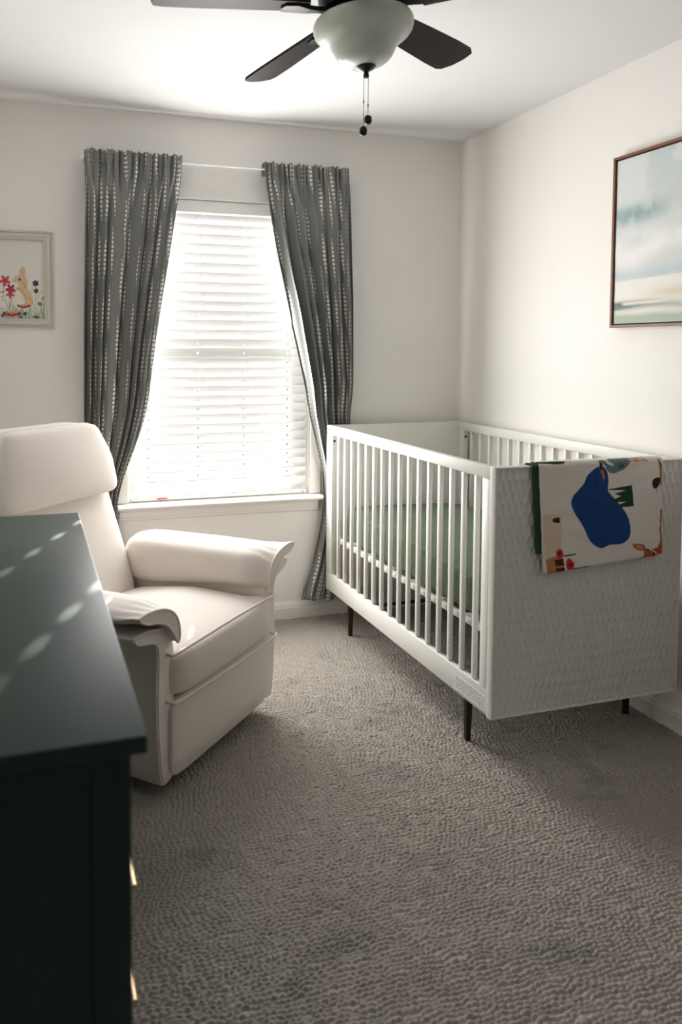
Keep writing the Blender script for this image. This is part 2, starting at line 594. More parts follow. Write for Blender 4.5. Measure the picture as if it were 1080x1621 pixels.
# ------------------------------------------------------------------ blind
blind = empty('window_blind', (-1.30, 0.03, 2.05))
tag(blind, 'white horizontal slat blind lowered and closed over the bright window', 'blind')
def bpart(name, bm, m, smooth=False):
    bm.transform(Matrix.Translation(-Vector(blind.location)))
    return obj(name, bm, m, blind, smooth=smooth)
BX0, BX1 = WX0 + 0.006, WX1 - 0.006
CORDS = (-1.652, -1.412, -1.182, -0.955)
bpart('valance', box((BX0, 0.004, 2.0), (BX1, 0.012, 2.055), 0.002), M['white_plastic'])
bpart('head_rail', box((BX0 + 0.004, 0.012, 2.012), (BX1 - 0.004, 0.05, 2.05)), M['white_plastic'])
SL_T = math.radians(64)
def slats():
    bm = bmesh.new()
    xs = [BX0 + 0.003]
    for c in CORDS: xs += [c - 0.005, c + 0.005]
    xs.append(BX1 - 0.003)
    vs = [-0.025, -0.0065, 0.0065, 0.025]
    n = 29
    th = 0.0026
    for k in range(n):
        zc = 2.0 - 0.028 - k * 0.0457
        t = SL_T + random.uniform(-1, 1) * math.radians(1.5)
        lx = random.uniform(-0.001, 0.001)
        dy, dz = math.cos(t), -math.sin(t)        # from the room edge outwards and down
        ny, nz = math.sin(t), math.cos(t)
        def P(x, v, side):
            return (x + lx, 0.031 + v * dy + side * ny * th / 2, zc + v * dz + side * nz * th / 2)
        V = {}
        for i, x in enumerate(xs):
            for j, v in enumerate(vs):
                for s in (-1, 1): V[i, j, s] = bm.verts.new(P(x, v, s))
        cells = {(i, j) for i in range(len(xs) - 1) for j in range(3)}
        for i in (1, 3, 5, 7): cells.discard((i, 1))          # the cord holes
        for (i, j) in cells:
            for s in (-1, 1):
                f = [V[i, j, s], V[i + 1, j, s], V[i + 1, j + 1, s], V[i, j + 1, s]]
                bm.faces.new(f if s > 0 else f[::-1])
            for (di, dj, a, b) in ((0, -1, (0, 0), (1, 0)), (0, 1, (1, 1), (0, 1)), (-1, 0, (0, 1), (0, 0)), (1, 0, (1, 0), (1, 1))):
                if (i + di, j + dj) not in cells:
                    bm.faces.new((V[i + a[0], j + a[1], -1], V[i + b[0], j + b[1], -1], V[i + b[0], j + b[1], 1], V[i + a[0], j + a[1], 1]))
    bpart('slats', bm, M['slat'])
slats()
bpart('bottom_rail', box((BX0 + 0.003, 0.008, 0.628), (BX1 - 0.003, 0.054, 0.646), 0.004), M['white_plastic'])
for c in CORDS:
    bm = bmesh.new()
    add_tube(bm, [(c + 0.012, 0.006, 2.0), (c + 0.012, 0.006, 0.645)], 0.0009, 6)
    bpart('ladder_cord', bm, M['cord'])
bpart('label_tag', box((-1.617, 0.0072, 0.634), (-1.567, 0.0079, 0.640)), M['red_tag'])['label'] = 'red label strip'
bpart('end_clip', box((-0.885, 0.0072, 0.634), (-0.873, 0.0079, 0.6375)), M['ink'])['label'] = 'small grey clip'

# ------------------------------------------------------------------ curtains and rod
rod = empty('curtain_rod', (-1.311, -0.05, 2.212))
tag(rod, 'thin white curtain rod running between the two grey curtains', 'curtain rod')
bm = bmesh.new()
add_tube(bm, [(-0.637, 0, 0), (0.637, 0, 0)], 0.0045, 10)
obj('rod', bm, M['white_plastic'], rod)
for sx in (-1, 1):
    bm = bmesh.new()
    add_tube(bm, [(sx * 0.634, 0, 0), (sx * 0.639, 0.002, 0), (sx * 0.641, 0.010, 0), (sx * 0.641, 0.049, 0)], 0.0045, 10)
    obj('return_end', bm, M['white_plastic'], rod)
    obj('wall_bracket', box((sx * 0.641 - 0.006, 0.0445, -0.022), (sx * 0.641 + 0.006, 0.0495, 0.022), 0.002), M['white_plastic'], rod)

def curtain(name, label, XLv, XRv, seed, flip, width):
    rs = np.random.default_rng(seed)
    zt, zb = 2.238, 0.095
    rows = np.concatenate([np.linspace(zb, 2.10, 150), np.linspace(2.105, zt, 26)])
    nC = 420
    t = np.linspace(0, 1, nC)
    xl = np.interp(rows, *zip(*XLv)); xr = np.interp(rows, *zip(*XRv))
    # soften the outlines
    kk = np.ones(9) / 9
    xl = np.convolve(np.pad(xl, 4, mode='edge'), kk, 'valid'); xr = np.convolve(np.pad(xr, 4, mode='edge'), kk, 'valid')
    T, Zr = np.meshgrid(t, rows)
    w = (xr - xl)[:, None]
    nf = 6.0
    ph = rs.random(6) * 6.28
    drift = 0.55 * np.sin(Zr * 1.7 + ph[0]) + 0.35 * np.sin(Zr * 3.1 + ph[1])
    warp = T + 0.050 * np.sin(2 * np.pi * T * 1.6 + ph[2]) + 0.024 * np.sin(2 * np.pi * T * 4.7 + ph[3] + Zr * 1.1)
    a = 2 * np.pi * nf * warp + drift
    fold = 2.0 * np.abs(np.sin(a / 2)) ** 0.62 - 1.0 + 0.28 * np.sin(0.37 * a + ph[5]) + 0.10 * np.sin(2 * a + ph[4] + Zr)
    tight = 2 * np.pi * 15 * (T + 0.012 * np.sin(2 * np.pi * T * 5 + ph[1])) + ph[3]
    ftop = np.sin(tight) + 0.4 * np.sin(tight * 1.63 + 1.3)
    up = sstep(1.98, 2.19, Zr)
    ampb = 0.020 * (0.85 + 0.3 * np.sin(Zr * 2 + ph[4]))
    narrow = np.clip(0.44 / w, 1.0, 1.7)
    dp = sstep(1.0, 1.2, Zr) if flip else 1.0
    yb_low = np.clip(-0.050 - 0.022 * dp - fold * ampb * (1 + 0.65 * dp) * np.minimum(narrow, 1.3), -0.084 - 0.06 * dp, -0.017)
    y = (1 - up) * yb_low + up * np.minimum(-0.075 - ftop * 0.0085, -0.0615)
    # a pinch below the rod sleeve
    y += 0.004 * np.exp(-((Zr - 2.178) / 0.008) ** 2)
    shear = (1 - up) * 0.20 * np.sin(a - 0.7) * w / nf + up * 0.0035 * np.cos(tight * 1.31)
    x = xl[:, None] + w * T + shear * np.clip(np.minimum(T, 1 - T) * 12, 0, 1)
    z = Zr + up * (0.0045 * np.sin(tight * 0.71 + ph[0]) + 0.0035 * np.sin(tight * 2.3 + ph[2])) * sstep(2.2, 2.235, Zr)
    y = y - 0.005 * np.clip(np.sin(tight * 0.83 + ph[4]), 0, 1) * sstep(2.205, 2.235, Zr)
    z = z + (1 - sstep(0.1, 0.5, Zr)) * 0.012 * np.sin(a * 0.5)
    front = np.stack([x, y, z], -1)
    # the sleeve's back: over the rod and down behind it
    zback = [2.240, 2.236, 2.225, 2.21, 2.19, 2.178]
    yb = [-0.058, -0.045, -0.039, -0.038, -0.039, -0.040]
    back = []
    for zz, yy in zip(zback, yb):
        r = front[-1].copy()
        r[:, 2] = zz + 0.003 * np.sin(tight[-1] * 0.71 + ph[0]) * (zz > 2.22)
        r[:, 1] = yy + 0.002 * np.sin(tight[-1])
        back.append(r)
    P = np.concatenate([front, np.array(back)], 0)
    d = np.sqrt(((front[1:] - front[:-1]) ** 2)[..., 2])
    V = np.concatenate([2.24 - front[..., 2], np.array([np.full(nC, 2.24 - q) - 0.0 for q in zback])], 0)
    arc = np.sqrt((np.diff(front[95], axis=0)[:, :2] ** 2).sum(1))
    U = np.broadcast_to(np.concatenate([[0], np.cumsum(arc)]), V.shape)
    o = grid_mesh(name, P, M['curtain'], uv=np.stack([U + 7 * seed, V], -1))
    sm = o.modifiers.new('cloth', 'SOLIDIFY'); sm.thickness = 0.0012; sm.offset = 0
    tag(o, label, 'curtain', None)
    return o
curtain('curtain', 'grey moon-print curtain hanging behind the cream recliner',
        [(0.0, -1.93), (0.6, -1.945), (1.05, -1.962), (1.5, -1.957), (2.0, -1.945), (2.25, -1.944)],
        [(0.0, -1.70), (0.3, -1.775), (0.62, -1.82), (0.75, -1.79), (0.862, -1.745), (1.0, -1.695), (1.1, -1.668), (1.25, -1.65), (1.446, -1.622), (1.8, -1.562), (2.0, -1.53), (2.12, -1.512), (2.25, -1.503)], 3, False, 1.15)
curtain('curtain', 'grey moon-print curtain whose hem falls beside the far end of the crib',
        [(0.0, -0.92), (0.128, -0.893), (0.24, -0.85), (0.45, -0.805), (0.604, -0.786), (0.75, -0.80), (0.955, -0.852), (1.206, -0.908), (1.515, -0.972), (1.817, -1.048), (2.12, -1.104), (2.25, -1.115)],
        [(0.0, -0.655), (0.6, -0.66), (1.0, -0.655), (1.6, -0.655), (2.1, -0.668), (2.25, -0.679)], 5, True, 1.15)

# ------------------------------------------------------------------ crib
CX0, CX1 = -0.789, -0.040
CYN, CYF = -1.534, -0.089
PT = 0.030
CZ0, CZ1 = 0.161, 0.980
crib = empty('crib', ((CX0 + CX1) / 2, (CYN + CYF) / 2, 0))
tag(crib, 'white slatted baby crib with scale-carved end panels and dark tapered legs', 'crib')
def cpart(name, bm, m, parent=None, smooth=True, angle=math.radians(40)):
    bm.transform(Matrix.Translation(-Vector(crib.location)))
    return obj(name, bm, m, parent or crib, smooth, angle)

def carved_panel(yf, ydir, yb):
    """panel with rows of long six-sided scallops hollowed out of its outer face"""
    nx, nz = 290, 320
    x = np.linspace(CX0, CX1, nx); z = np.linspace(CZ0, CZ1, nz)
    X, Z = np.meshgrid(x, z)
    A, B = 0.0245, 0.0380
    best = np.full(X.shape, 9.0)
    r0 = np.round((Z - CZ0) / B)
    for dr in (-1, 0, 1):
        r = r0 + dr
        sh = np.where(np.mod(r, 2) == 0, 0.0, 0.5)
        c0 = np.round((X - CX0) / A - sh)
        for dc in (-1, 0, 1):
            dx = (X - CX0 - (c0 + dc + sh) * A) / A
            dz = (Z - CZ0 - r * B) / B
            best = np.minimum(best, dx * dx * 1.1 + np.where(dz > 0, (dz * 0.86) ** 2, (dz * 0.70) ** 2))
    depth = 0.019 * np.clip(0.42 - best, 0, 1)
    edge = np.minimum.reduce([X - CX0, CX1 - X, Z - CZ0, CZ1 - Z])
    depth *= sstep(0.002, 0.010, edge)
    rnd = 0.006 * (1 - np.sqrt(np.clip(1 - (1 - np.clip(edge / 0.006, 0, 1)) ** 2, 0, 1)))
    Y = yf - ydir * (depth + rnd)
    bm = bmesh.new()
    ids = [[bm.verts.new((X[j, i], Y[j, i], Z[j, i])) for i in range(nx)] for j in range(nz)]
    for j in range(nz - 1):
        for i in range(nx - 1):
            bm.faces.new((ids[j][i], ids[j][i + 1], ids[j + 1][i + 1], ids[j + 1][i]))
    ring = [ids[0][i] for i in range(nx)] + [ids[j][nx - 1] for j in range(1, nz)] + [ids[nz - 1][i] for i in range(nx - 2, -1, -1)] + [ids[j][0] for j in range(nz - 2, 0, -1)]
    bk = [bm.verts.new((v.co.x, yb, v.co.z)) for v in ring]
    L = len(ring)
    for k in range(L):
        bm.faces.new((ring[k], ring[(k + 1) % L], bk[(k + 1) % L], bk[k]))
    bm.faces.new(bk)
    return bm
cpart('end_panel', carved_panel(CYN, -1, CYN + PT), M['crib'], angle=math.radians(50))
cpart('end_panel', carved_panel(CYF, 1, CYF - PT), M['crib'], angle=math.radians(50))

def side(xo, inward, name='side_frame'):
    """top rail, bottom rail and two stiles, carrying sixteen slats"""
    x0, x1 = sorted((xo, xo + inward * 0.024))
    y0, y1 = CYN + PT, CYF - PT
    bm = bmesh.new()
    add_box(bm, (x0, y0, 0.937), (x1, y1, 0.979), 0.003)
    add_box(bm, (x0, y0, CZ0 + 0.003), (x1, y1, 0.250), 0.003)
    add_box(bm, (x0, y0, 0.250), (x1, y0 + 0.043, 0.937), 0.001)
    add_box(bm, (x0, y1 - 0.043, 0.250), (x1, y1, 0.937), 0.001)
    fr = cpart(name, bm, M['crib'])
    xc = (x0 + x1) / 2
    bm = box((xc - 0.0078, -0.008, 0.2495), (xc + 0.0078, 0.010, 0.9375), 0.003, 2)
    first = None
    for k in range(16):
        yy = -0.224 - k * 0.0793
        if first is None:
            first = cpart('slat', bm, M['crib'], fr)
            o = first
        else:
            o = first.copy()
            COL.objects.link(o)
            o.parent = fr
        o.location = (0, yy, 0)
    for yb_ in (y1 - 0.046, y0 + 0.043):
        bm = bmesh.new()
        bmesh.ops.create_cone(bm, cap_ends=True, segments=14, radius1=0.006, radius2=0.006, depth=0.003)
        bm.transform(Matrix.Translation((xc, yb_ + 0.0015, 0.907)) @ Matrix.Rotation(math.pi / 2, 4, 'X'))
        cpart('bolt', bm, M['dark_metal'], fr)['label'] = 'dark bolt head'
    return fr
s1 = side(CX0, 1)
s2 = side(CX1, -1)
# warning label on the near bottom rail of the window-side frame
bm = box((CX0 - 0.0004, -1.500, 0.176), (CX0 + 0.001, -1.310, 0.226))
lab = cpart('printed_label', bm, M['white_plastic'], s1, smooth=False)
lab['label'] = 'white label with small grey lines of text'
bm = bmesh.new()
for r in range(8):
    zz = 0.2215 - r * 0.0056
    yy = -1.3135
    while yy > -1.494:
        wl = random.uniform(0.008, 0.030)
        y2 = max(yy - wl, -1.496)
        add_box(bm, (CX0 - 0.0007, y2, zz - 0.0013), (CX0 - 0.0003, yy, zz + 0.0013))
        yy = y2 - 0.0028
cpart('text_lines', bm, M['ink'], s1, smooth=False)
# mattress support
bm = bmesh.new()
for xa in (CX0 + 0.030, CX1 - 0.050):
    add_box(bm, (xa, CYN + PT + 0.012, 0.408), (xa + 0.02, CYF - PT - 0.012, 0.430), 0.002)
for ya in (CYN + PT + 0.012, CYF - PT - 0.032):
    add_box(bm, (CX0 + 0.05, ya, 0.408), (CX1 - 0.05, ya + 0.02, 0.430), 0.002)
for k in range(6):
    ya = CYN + 0.20 + k * 0.205
    add_box(bm, (CX0 + 0.05, ya, 0.412), (CX1 - 0.05, ya + 0.045, 0.428))
cpart('mattress_support', bm, M['crib'])
def crib_leg(x, y):
    bm = bmesh.new()
    for (z0, h0, z1, h1) in ((-0.004, 0.0085, 0.163, 0.0125),):
        a = [bm.verts.new((x + sx * h0, y + sy * h0, z0)) for sx, sy in ((-1, -1), (1, -1), (1, 1), (-1, 1))]
        b = [bm.verts.new((x + sx * h1, y + sy * h1, z1)) for sx, sy in ((-1, -1), (1, -1), (1, 1), (-1, 1))]
        for k in range(4): bm.faces.new((a[k], a[(k + 1) % 4], b[(k + 1) % 4], b[k]))
        bm.faces.new(a); bm.faces.new(b)
    bmesh.ops.bevel(bm, geom=bm.edges[:], offset=0.002, segments=2, affect='EDGES')
    o = cpart('leg', bm, M['dark_metal'])
    o['label'] = 'dark bronze tapered leg'
for yy in (-1.338, -0.316):
    for xx in (-0.752, -0.080): crib_leg(xx, yy)
    o = cpart('cross_bar', box((-0.742, yy - 0.007, 0.122), (-0.090, yy + 0.007, 0.136), 0.001), M['dark_metal'])
    o['label'] = 'dark bronze bar joining two legs'
for xx in (-0.752, -0.080):
    o = cpart('top_plate', box((xx - 0.02, -1.37, 0.1575), (xx + 0.02, -1.30, 0.1635)), M['dark_metal'])

# mattress with its ribbed knitted sheet
def matt_warp(x, y, z):
    X = -0.415 + x * 0.332
    Y = -0.812 + y * 0.668
    Z = 0.509 + z * 0.078
    return (X, Y, Z)
bm = rblob(matt_warp, 60, 7.0)
for v in bm.verts:
    up = max(0.0, min(1.0, (v.co.z - 0.44) / 0.1))
    v.co.z += 0.0012 * math.sin(v.co.y * 2 * math.pi / 0.04) * up + 0.004 * math.sin(v.co.y * 9 + v.co.x * 5) * up
sheet = M['sheet']
tt = NT(sheet)
tcn = tt.n('ShaderNodeTexCoord')
wv = tt.n('ShaderNodeTexWave', wave_type='BANDS', bands_direction='Y', i_Vector=tcn.outputs['Object'], i_Scale=38.0, i_Distortion=1.2, i_Detail=2.0)
wv.inputs['Detail Scale'].default_value = 3.0
bpn = tt.n('ShaderNodeBump', i_Strength=0.9, i_Distance=0.004, i_Height=wv.outputs['Fac'])
tt.set(sheet.node_tree.nodes['Principled BSDF'].inputs['Normal'], bpn.outputs[0])
tag(obj('crib_mattress', bm, sheet, angle=None), 'crib mattress in a sage green ribbed knit sheet inside the crib', 'mattress')

# ------------------------------------------------------------------ blanket over the near end panel
def blanket():
    x0, x1 = -0.636, -0.146
    step = 0.0016
    zt = 0.9875
    yf = CYN - 0.009                      # front fall
    prof = []                             # (y, z, s): s = height on the front, running on over the top
    for z in np.arange(0.640, zt - 0.012, step): prof.append((yf, z, z))
    c_y, rad = CYN + PT / 2, 0.0
    a0 = len(prof)
    # over the top: quarter round, flat, quarter round
    R1 = 0.014
    cy1, cz1 = yf + R1, zt - 0.012
    n = int(R1 * math.pi / 2 / step)
    for k in range(1, n + 1):
        t = k / n * math.pi / 2
        prof.append((cy1 - R1 * math.cos(t), cz1 + R1 * math.sin(t), cz1 + R1 * t))
    s = prof[-1][2]
    yend = CYN + PT + 0.009 - R1
    for y in np.arange(cy1 + step, yend, step):
        s += step; prof.append((y, cz1 + R1, s))
    for k in range(1, n + 1):
        t = k / n * math.pi / 2
        prof.append((yend + R1 * math.sin(t), cz1 + R1 * math.cos(t), s + R1 * t))
    s = prof[-1][2]
    for z in np.arange(cz1 - step * 2, 0.72, -step * 2):
        s += step * 2; prof.append((yend + R1, z, s))
    prof = np.array(prof)
    nx = int((x1 - x0) / step) + 1
    xs = np.linspace(x0, x1, nx)
    X = np.broadcast_to(xs, (len(prof), nx)).copy()
    S = np.broadcast_to(prof[:, 2:3], X.shape).copy()
    Yy = np.broadcast_to(prof[:, 0:1], X.shape).copy()
    Zz = np.broadcast_to(prof[:, 1:2], X.shape).copy()
    fr = (S < 0.97)
    tt_ = (X - x0) / (x1 - x0)
    # hem hangs lower at the left end, edges drift a little
    low = np.clip((0.97 - S) / 0.33, 0, 1)
    Zz = Zz - np.where(S < 0.975, low * (0.004 - 0.006 * tt_ + 0.0), 0)
    Zz = Zz + np.where(S < 0.975, low * (-0.006 + 0.020 * tt_), 0)
    Xd = X + np.where(S < 0.975, low * 0.016 * (1 - tt_), 0) + 0.0025 * np.sin(S * 40) * (tt_ > 0.985)
    wr = 0.0012 * np.sin(S * 95 + 3 * np.sin(X * 14)) * vnoise(X * 12, S * 12, 11) + 0.0018 * np.exp(-((X - (-0.41)) / 0.003) ** 2) * 0.6
    wr = wr + 0.002 * (vnoise(X * 9, S * 14, 12) - 0.5)
    # the hem is a soft fold: thins backwards at the very bottom
    rb = np.clip((0.650 - S) / 0.010, 0, 1)
    Yy = Yy + np.where(S < 0.975, -wr + 0.006 * rb ** 2 - 0.010 * low, -0.3 * wr)
    Zz = Zz + np.where((S > 0.99), wr * 0.6, 0)
    colors = np.empty(X.shape + (3,))
    base = np.array([0.79, 0.745, 0.68])
    colors[:] = base
    colors *= (1 + 0.03 * (vnoise(X * 400, S * 60, 2) - 0.5) + 0.03 * (vnoise(X * 60, S * 400, 3) - 0.5))[..., None]
    # motifs: crop pixels -> (x, s)
    KX, KS = (0.492) / (955 - 108.0), 0.00073
    def q(px, py):
        # x along the panel; the rows of the photograph tilt slightly across it
        fx = (px - 98) / (952 - 98.0)
        x = x0 + fx * (x1 - x0)
        top = 104 - 46 * fx
        bot = 893 - 105 * fx
        f = (py - top) / (bot - top)
        return (x, 0.990 - f * (0.990 - 0.640))
    def shape(pts, col, sm=True, n=5):
        P = [q(*p) for p in pts]
        paint(colors, X, S, smooth_poly(P, n) if sm else P, col, step)
    def line(pts, w, col):
        P = [(p.x, p.y) for p in catmull([q(*p) + (0,) for p in pts], 5)]
        paint(colors, X, S, stroke(P, w), col, step)
    BLUE = hexc(8, 62, 128); GREEN = hexc(18, 62, 40); HERON = hexc(104, 134, 132); OR = hexc(205, 112, 52); FAWN = hexc(176, 92, 40)
    BROWN = hexc(70, 28, 24); RED = hexc(206, 38, 48); BLK = hexc(26, 34, 34); TAN = hexc(190, 130, 88); CREAM = hexc(226, 205, 184)
    shape([(110, 470), (235, 470), (235, 660), (215, 760), (120, 790)], CREAM, False)
    shape([(485, 135), (530, 128), (558, 165), (566, 230), (562, 300), (590, 340), (640, 400), (690, 470), (715, 540), (720, 610), (700, 660), (650, 692), (570, 697), (515, 720), (470, 705), (425, 660), (395, 590), (368, 530), (325, 460), (305, 400), (320, 340), (360, 290), (395, 250), (420, 190)], BLUE)
    shape([(540, 297), (733, 262), (745, 418), (585, 428), (690, 384), (550, 388), (655, 342), (605, 326), (690, 300)], GREEN, False)
    # heron lying along the top edge
    shape([(570, 72), (600, 55), (660, 48), (712, 45), (720, 85), (705, 120), (670, 150), (620, 172), (585, 176), (560, 155), (545, 120), (530, 108), (527, 150), (508, 150), (505, 100), (520, 82), (545, 84), (562, 110), (600, 124), (605, 118), (590, 100), (572, 92)], HERON)
    shape([(504, 86), (512, 84), (530, 150), (510, 155)], BLK, False)
    shape([(512, 155), (532, 150), (541, 205), (536, 232), (522, 195)], OR, False)
    for a in ((640, 110), (655, 118), (670, 112), (645, 128), (668, 132)):
        line([(a[0] - 12, a[1] + 16), (a[0] + 12, a[1] - 10)], 0.0026, BLK)
    line([(716, 68), (770, 66), (822, 58)], 0.0040, OR); line([(712, 88), (770, 84), (838, 78)], 0.0040, OR)
    line([(820, 56), (845, 92)], 0.0040, OR)
    shape([(760, 60), (772, 62), (772, 88), (760, 90)], OR)
    # dark green bird along the fold at the left
    shape([(42, 98), (60, 84), (130, 82), (230, 84), (280, 88), (270, 104), (230, 114), (140, 110), (70, 106)], GREEN)
    line([(262, 90), (328, 84)], 0.003, OR)
    # small bird head by the right edge
    shape([(935, 206), (900, 212), (880, 235), (882, 275), (905, 290), (925, 270), (935, 245)], BLK)
    shape([(905, 288), (918, 290), (916, 326)], hexc(190, 150, 60), False)
    shape([(918, 64), (932, 72), (945, 110), (953, 180), (955, 262), (940, 262), (936, 160), (926, 100)], FAWN, False)
    # deer at the lower right
    shape([(734, 702), (760, 696), (800, 698), (826, 712), (832, 744), (800, 748), (762, 738)], FAWN)
    shape([(756, 708), (790, 706), (816, 722), (812, 740), (780, 736)], hexc(196, 140, 104))
    shape([(820, 742), (850, 736), (880, 748), (905, 768), (915, 784), (900, 792), (840, 800), (780, 816), (800, 800), (822, 790)], FAWN)
    shape([(870, 742), (920, 728), (938, 690), (940, 440), (952, 440), (952, 772), (915, 784)], FAWN, False)
    line([(850, 738), (890, 752), (914, 776)], 0.005, CREAM)
    shape([(888, 768), (902, 766), (904, 782), (890, 784)], BLK); shape([(842, 740), (856, 738), (858, 750), (846, 752)], BLK)
    # small brown half round and the tree stump with two poppies
    shape([(222, 492), (222, 528), (200, 530), (178, 522), (174, 510), (186, 496)], BROWN)
    shape([(120, 790), (180, 768), (240, 780), (246, 880), (180, 890), (128, 896)], TAN, False)
    shape([(180, 792), (240, 788), (244, 836), (186, 838)], BROWN, False)
    shape([(186, 852), (246, 848), (250, 878), (190, 888)], BROWN, False)
    line([(232, 768), (280, 764), (330, 756)], 0.0045, GREEN); line([(310, 860), (350, 860), (416, 850)], 0.0045, GREEN)
    shape([(192, 742), (206, 720), (230, 720), (240, 742), (234, 772), (214, 786), (196, 770)], RED)
    shape([(255, 830), (268, 792), (285, 786), (298, 800), (314, 818), (312, 845), (296, 866), (268, 864)], RED)
    shape(ellipse(214, 748, 9, 10), BLK); shape(ellipse(285, 832, 10, 11), BLK)
    P = np.stack([Xd, Yy, Zz], -1)
    root = empty('baby_blanket', ((x0 + x1) / 2, CYN, 0.98))
    tag(root, 'white muslin blanket with printed animals and a blue pond, folded over the crib end', 'blanket')
    P0 = P - np.array(root.location)
    o = grid_mesh('printed_face', P0, attr_mat('printed_muslin', 0.9, 0.4, 900), root, colors=colors)
    # the dark green lower layers of the fold, showing at the window side
    sub = prof[::4]
    n2 = 60
    xs2 = np.linspace(x0 - 0.022, x1 - 0.004, n2)
    X2 = np.broadcast_to(xs2, (len(sub), n2)).copy()
    S2 = np.broadcast_to(sub[:, 2:3], X2.shape)
    Y2 = np.broadcast_to(sub[:, 0:1], X2.shape).copy()
    Z2 = np.broadcast_to(sub[:, 1:2], X2.shape).copy()
    lw = np.clip((0.97 - S2) / 0.33, 0, 1)
    mid = np.exp(-((X2 - (x0 - 0.022)) / 0.012) ** 2)
    Y2 += np.where(S2 < 0.975, 0.0042 + 0.002 * mid - 0.006 * lw, 0)
    Z2 += np.where(S2 < 0.975, lw * 0.055, np.where(S2 < 1.04, -0.0042, 0))
    Y2 += np.where(S2 > 1.045, -0.0042, 0)
    X2 += lw * 0.020 * (S2 < 0.975) * (1 - (X2 - X2[:, :1]) / 0.5) - lw * 0.004
    P2 = np.stack([X2, Y2, Z2], -1) - np.array(root.location)
    o2 = grid_mesh('backing', P2, mat('dark_green_muslin', hexc(46, 74, 60), 0.95, bump=0.4, bscale=700), root)
    o2['label'] = 'dark green backing layer'
    for ob, th in ((o, 0.0028), (o2, 0.0026)):
        sm = ob.modifiers.new('cloth', 'SOLIDIFY'); sm.thickness = th; sm.offset = 0
blanket()

# ------------------------------------------------------------------ recliner
CHM = Matrix.Translation((-1.58, -1.175, 0)) @ Matrix.Rotation(math.radians(45), 4, 'Z')
chair = empty('recliner_armchair', (-1.58, -1.175, 0), math.radians(45))
tag(chair, 'cream upholstered recliner armchair in the corner beside the window', 'armchair')
CH = M['chair']
def apart(name, bm, m=CH, parent=None, angle=math.radians(60)):
    return obj(name, bm, m, parent or chair, True, angle)
ss = lambda a, b, x: float(sstep(a, b, x))

# body between the arms
apart('seat_base', rblob(lambda x, y, z: (0.285 * x, 0.37 + 0.33 * y, 0.185 + 0.125 * z), 8, 14))
# swivel foot
bm = bmesh.new()
add_lathe(bm, [(0.23, -0.004), (0.23, 0.018), (0.20, 0.024), (0.06, 0.03), (0.05, 0.062)], 36, (0, 0.36, 0))
apart('swivel_base', bm, M['base_dark'])

# footrest panel
def foot(x, y, z):
    zz = 0.178 + 0.126 * z
    lowr = ss(0.12, 0.055, zz)
    X = x * (0.322 - 0.008 * lowr)
    yf = 0.012 + 0.026 * y
    if y < 0:
        yf += -0.006 * (1 - x * x) * (1 - z * z) + 0.012 * lowr
    return (X, yf, zz)
apart('footrest_panel', rblob(foot, 18, 9))

# seat cushion, running out over the front of the arms
def seat(x, y, z):
    d = 0.27 + 0.295 * y                           # depth, -0.025 .. 0.565
    wide = 0.283 + 0.049 * ss(0.075, 0.02, d)
    X = x * wide
    top = 0.452 - 0.030 * ss(0.25, 0.56, d)
    bot = 0.300
    zz = (top + bot) / 2 + z * (top - bot) / 2
    if z > 0:
        zz += z * (0.022 * (1 - x * x) * math.sin(math.pi * min(1, max(0, (d + 0.03) / 0.59))) )
    if y < -0.5:
        d -= 0.016 * (1 - z * z) * (1 - 0.4 * x * x)
    if z < -0.3 and d < 0.06: zz += 0.012 * ss(-0.3, 0.3, x) * 0 
    return (X, d, zz)
seat_o = apart('seat_cushion', rblob(seat, 26, 8))
def piping(pts, parent, r=0.0052, n=6):
    bm = bmesh.new()
    add_tube(bm, catmull(pts, n), r, 8)
    return apart('piping', bm, CH, parent)
piping([(-0.329, 0.03, 0.449), (-0.330, -0.006, 0.449), (-0.320, -0.020, 0.4495), (-0.2, -0.0275, 0.4545), (0, -0.030, 0.458), (0.2, -0.0275, 0.4545), (0.318, -0.020, 0.4475), (0.329, -0.006, 0.447), (0.330, 0.03, 0.447)], seat_o)
piping([(-0.331, 0.02, 0.306), (-0.331, -0.012, 0.306), (-0.315, -0.028, 0.306), (-0.15, -0.034, 0.304), (0, -0.036, 0.303), (0.15, -0.034, 0.301), (0.315, -0.028, 0.298), (0.333, -0.012, 0.297), (0.334, 0.02, 0.297)], seat_o, 0.005)

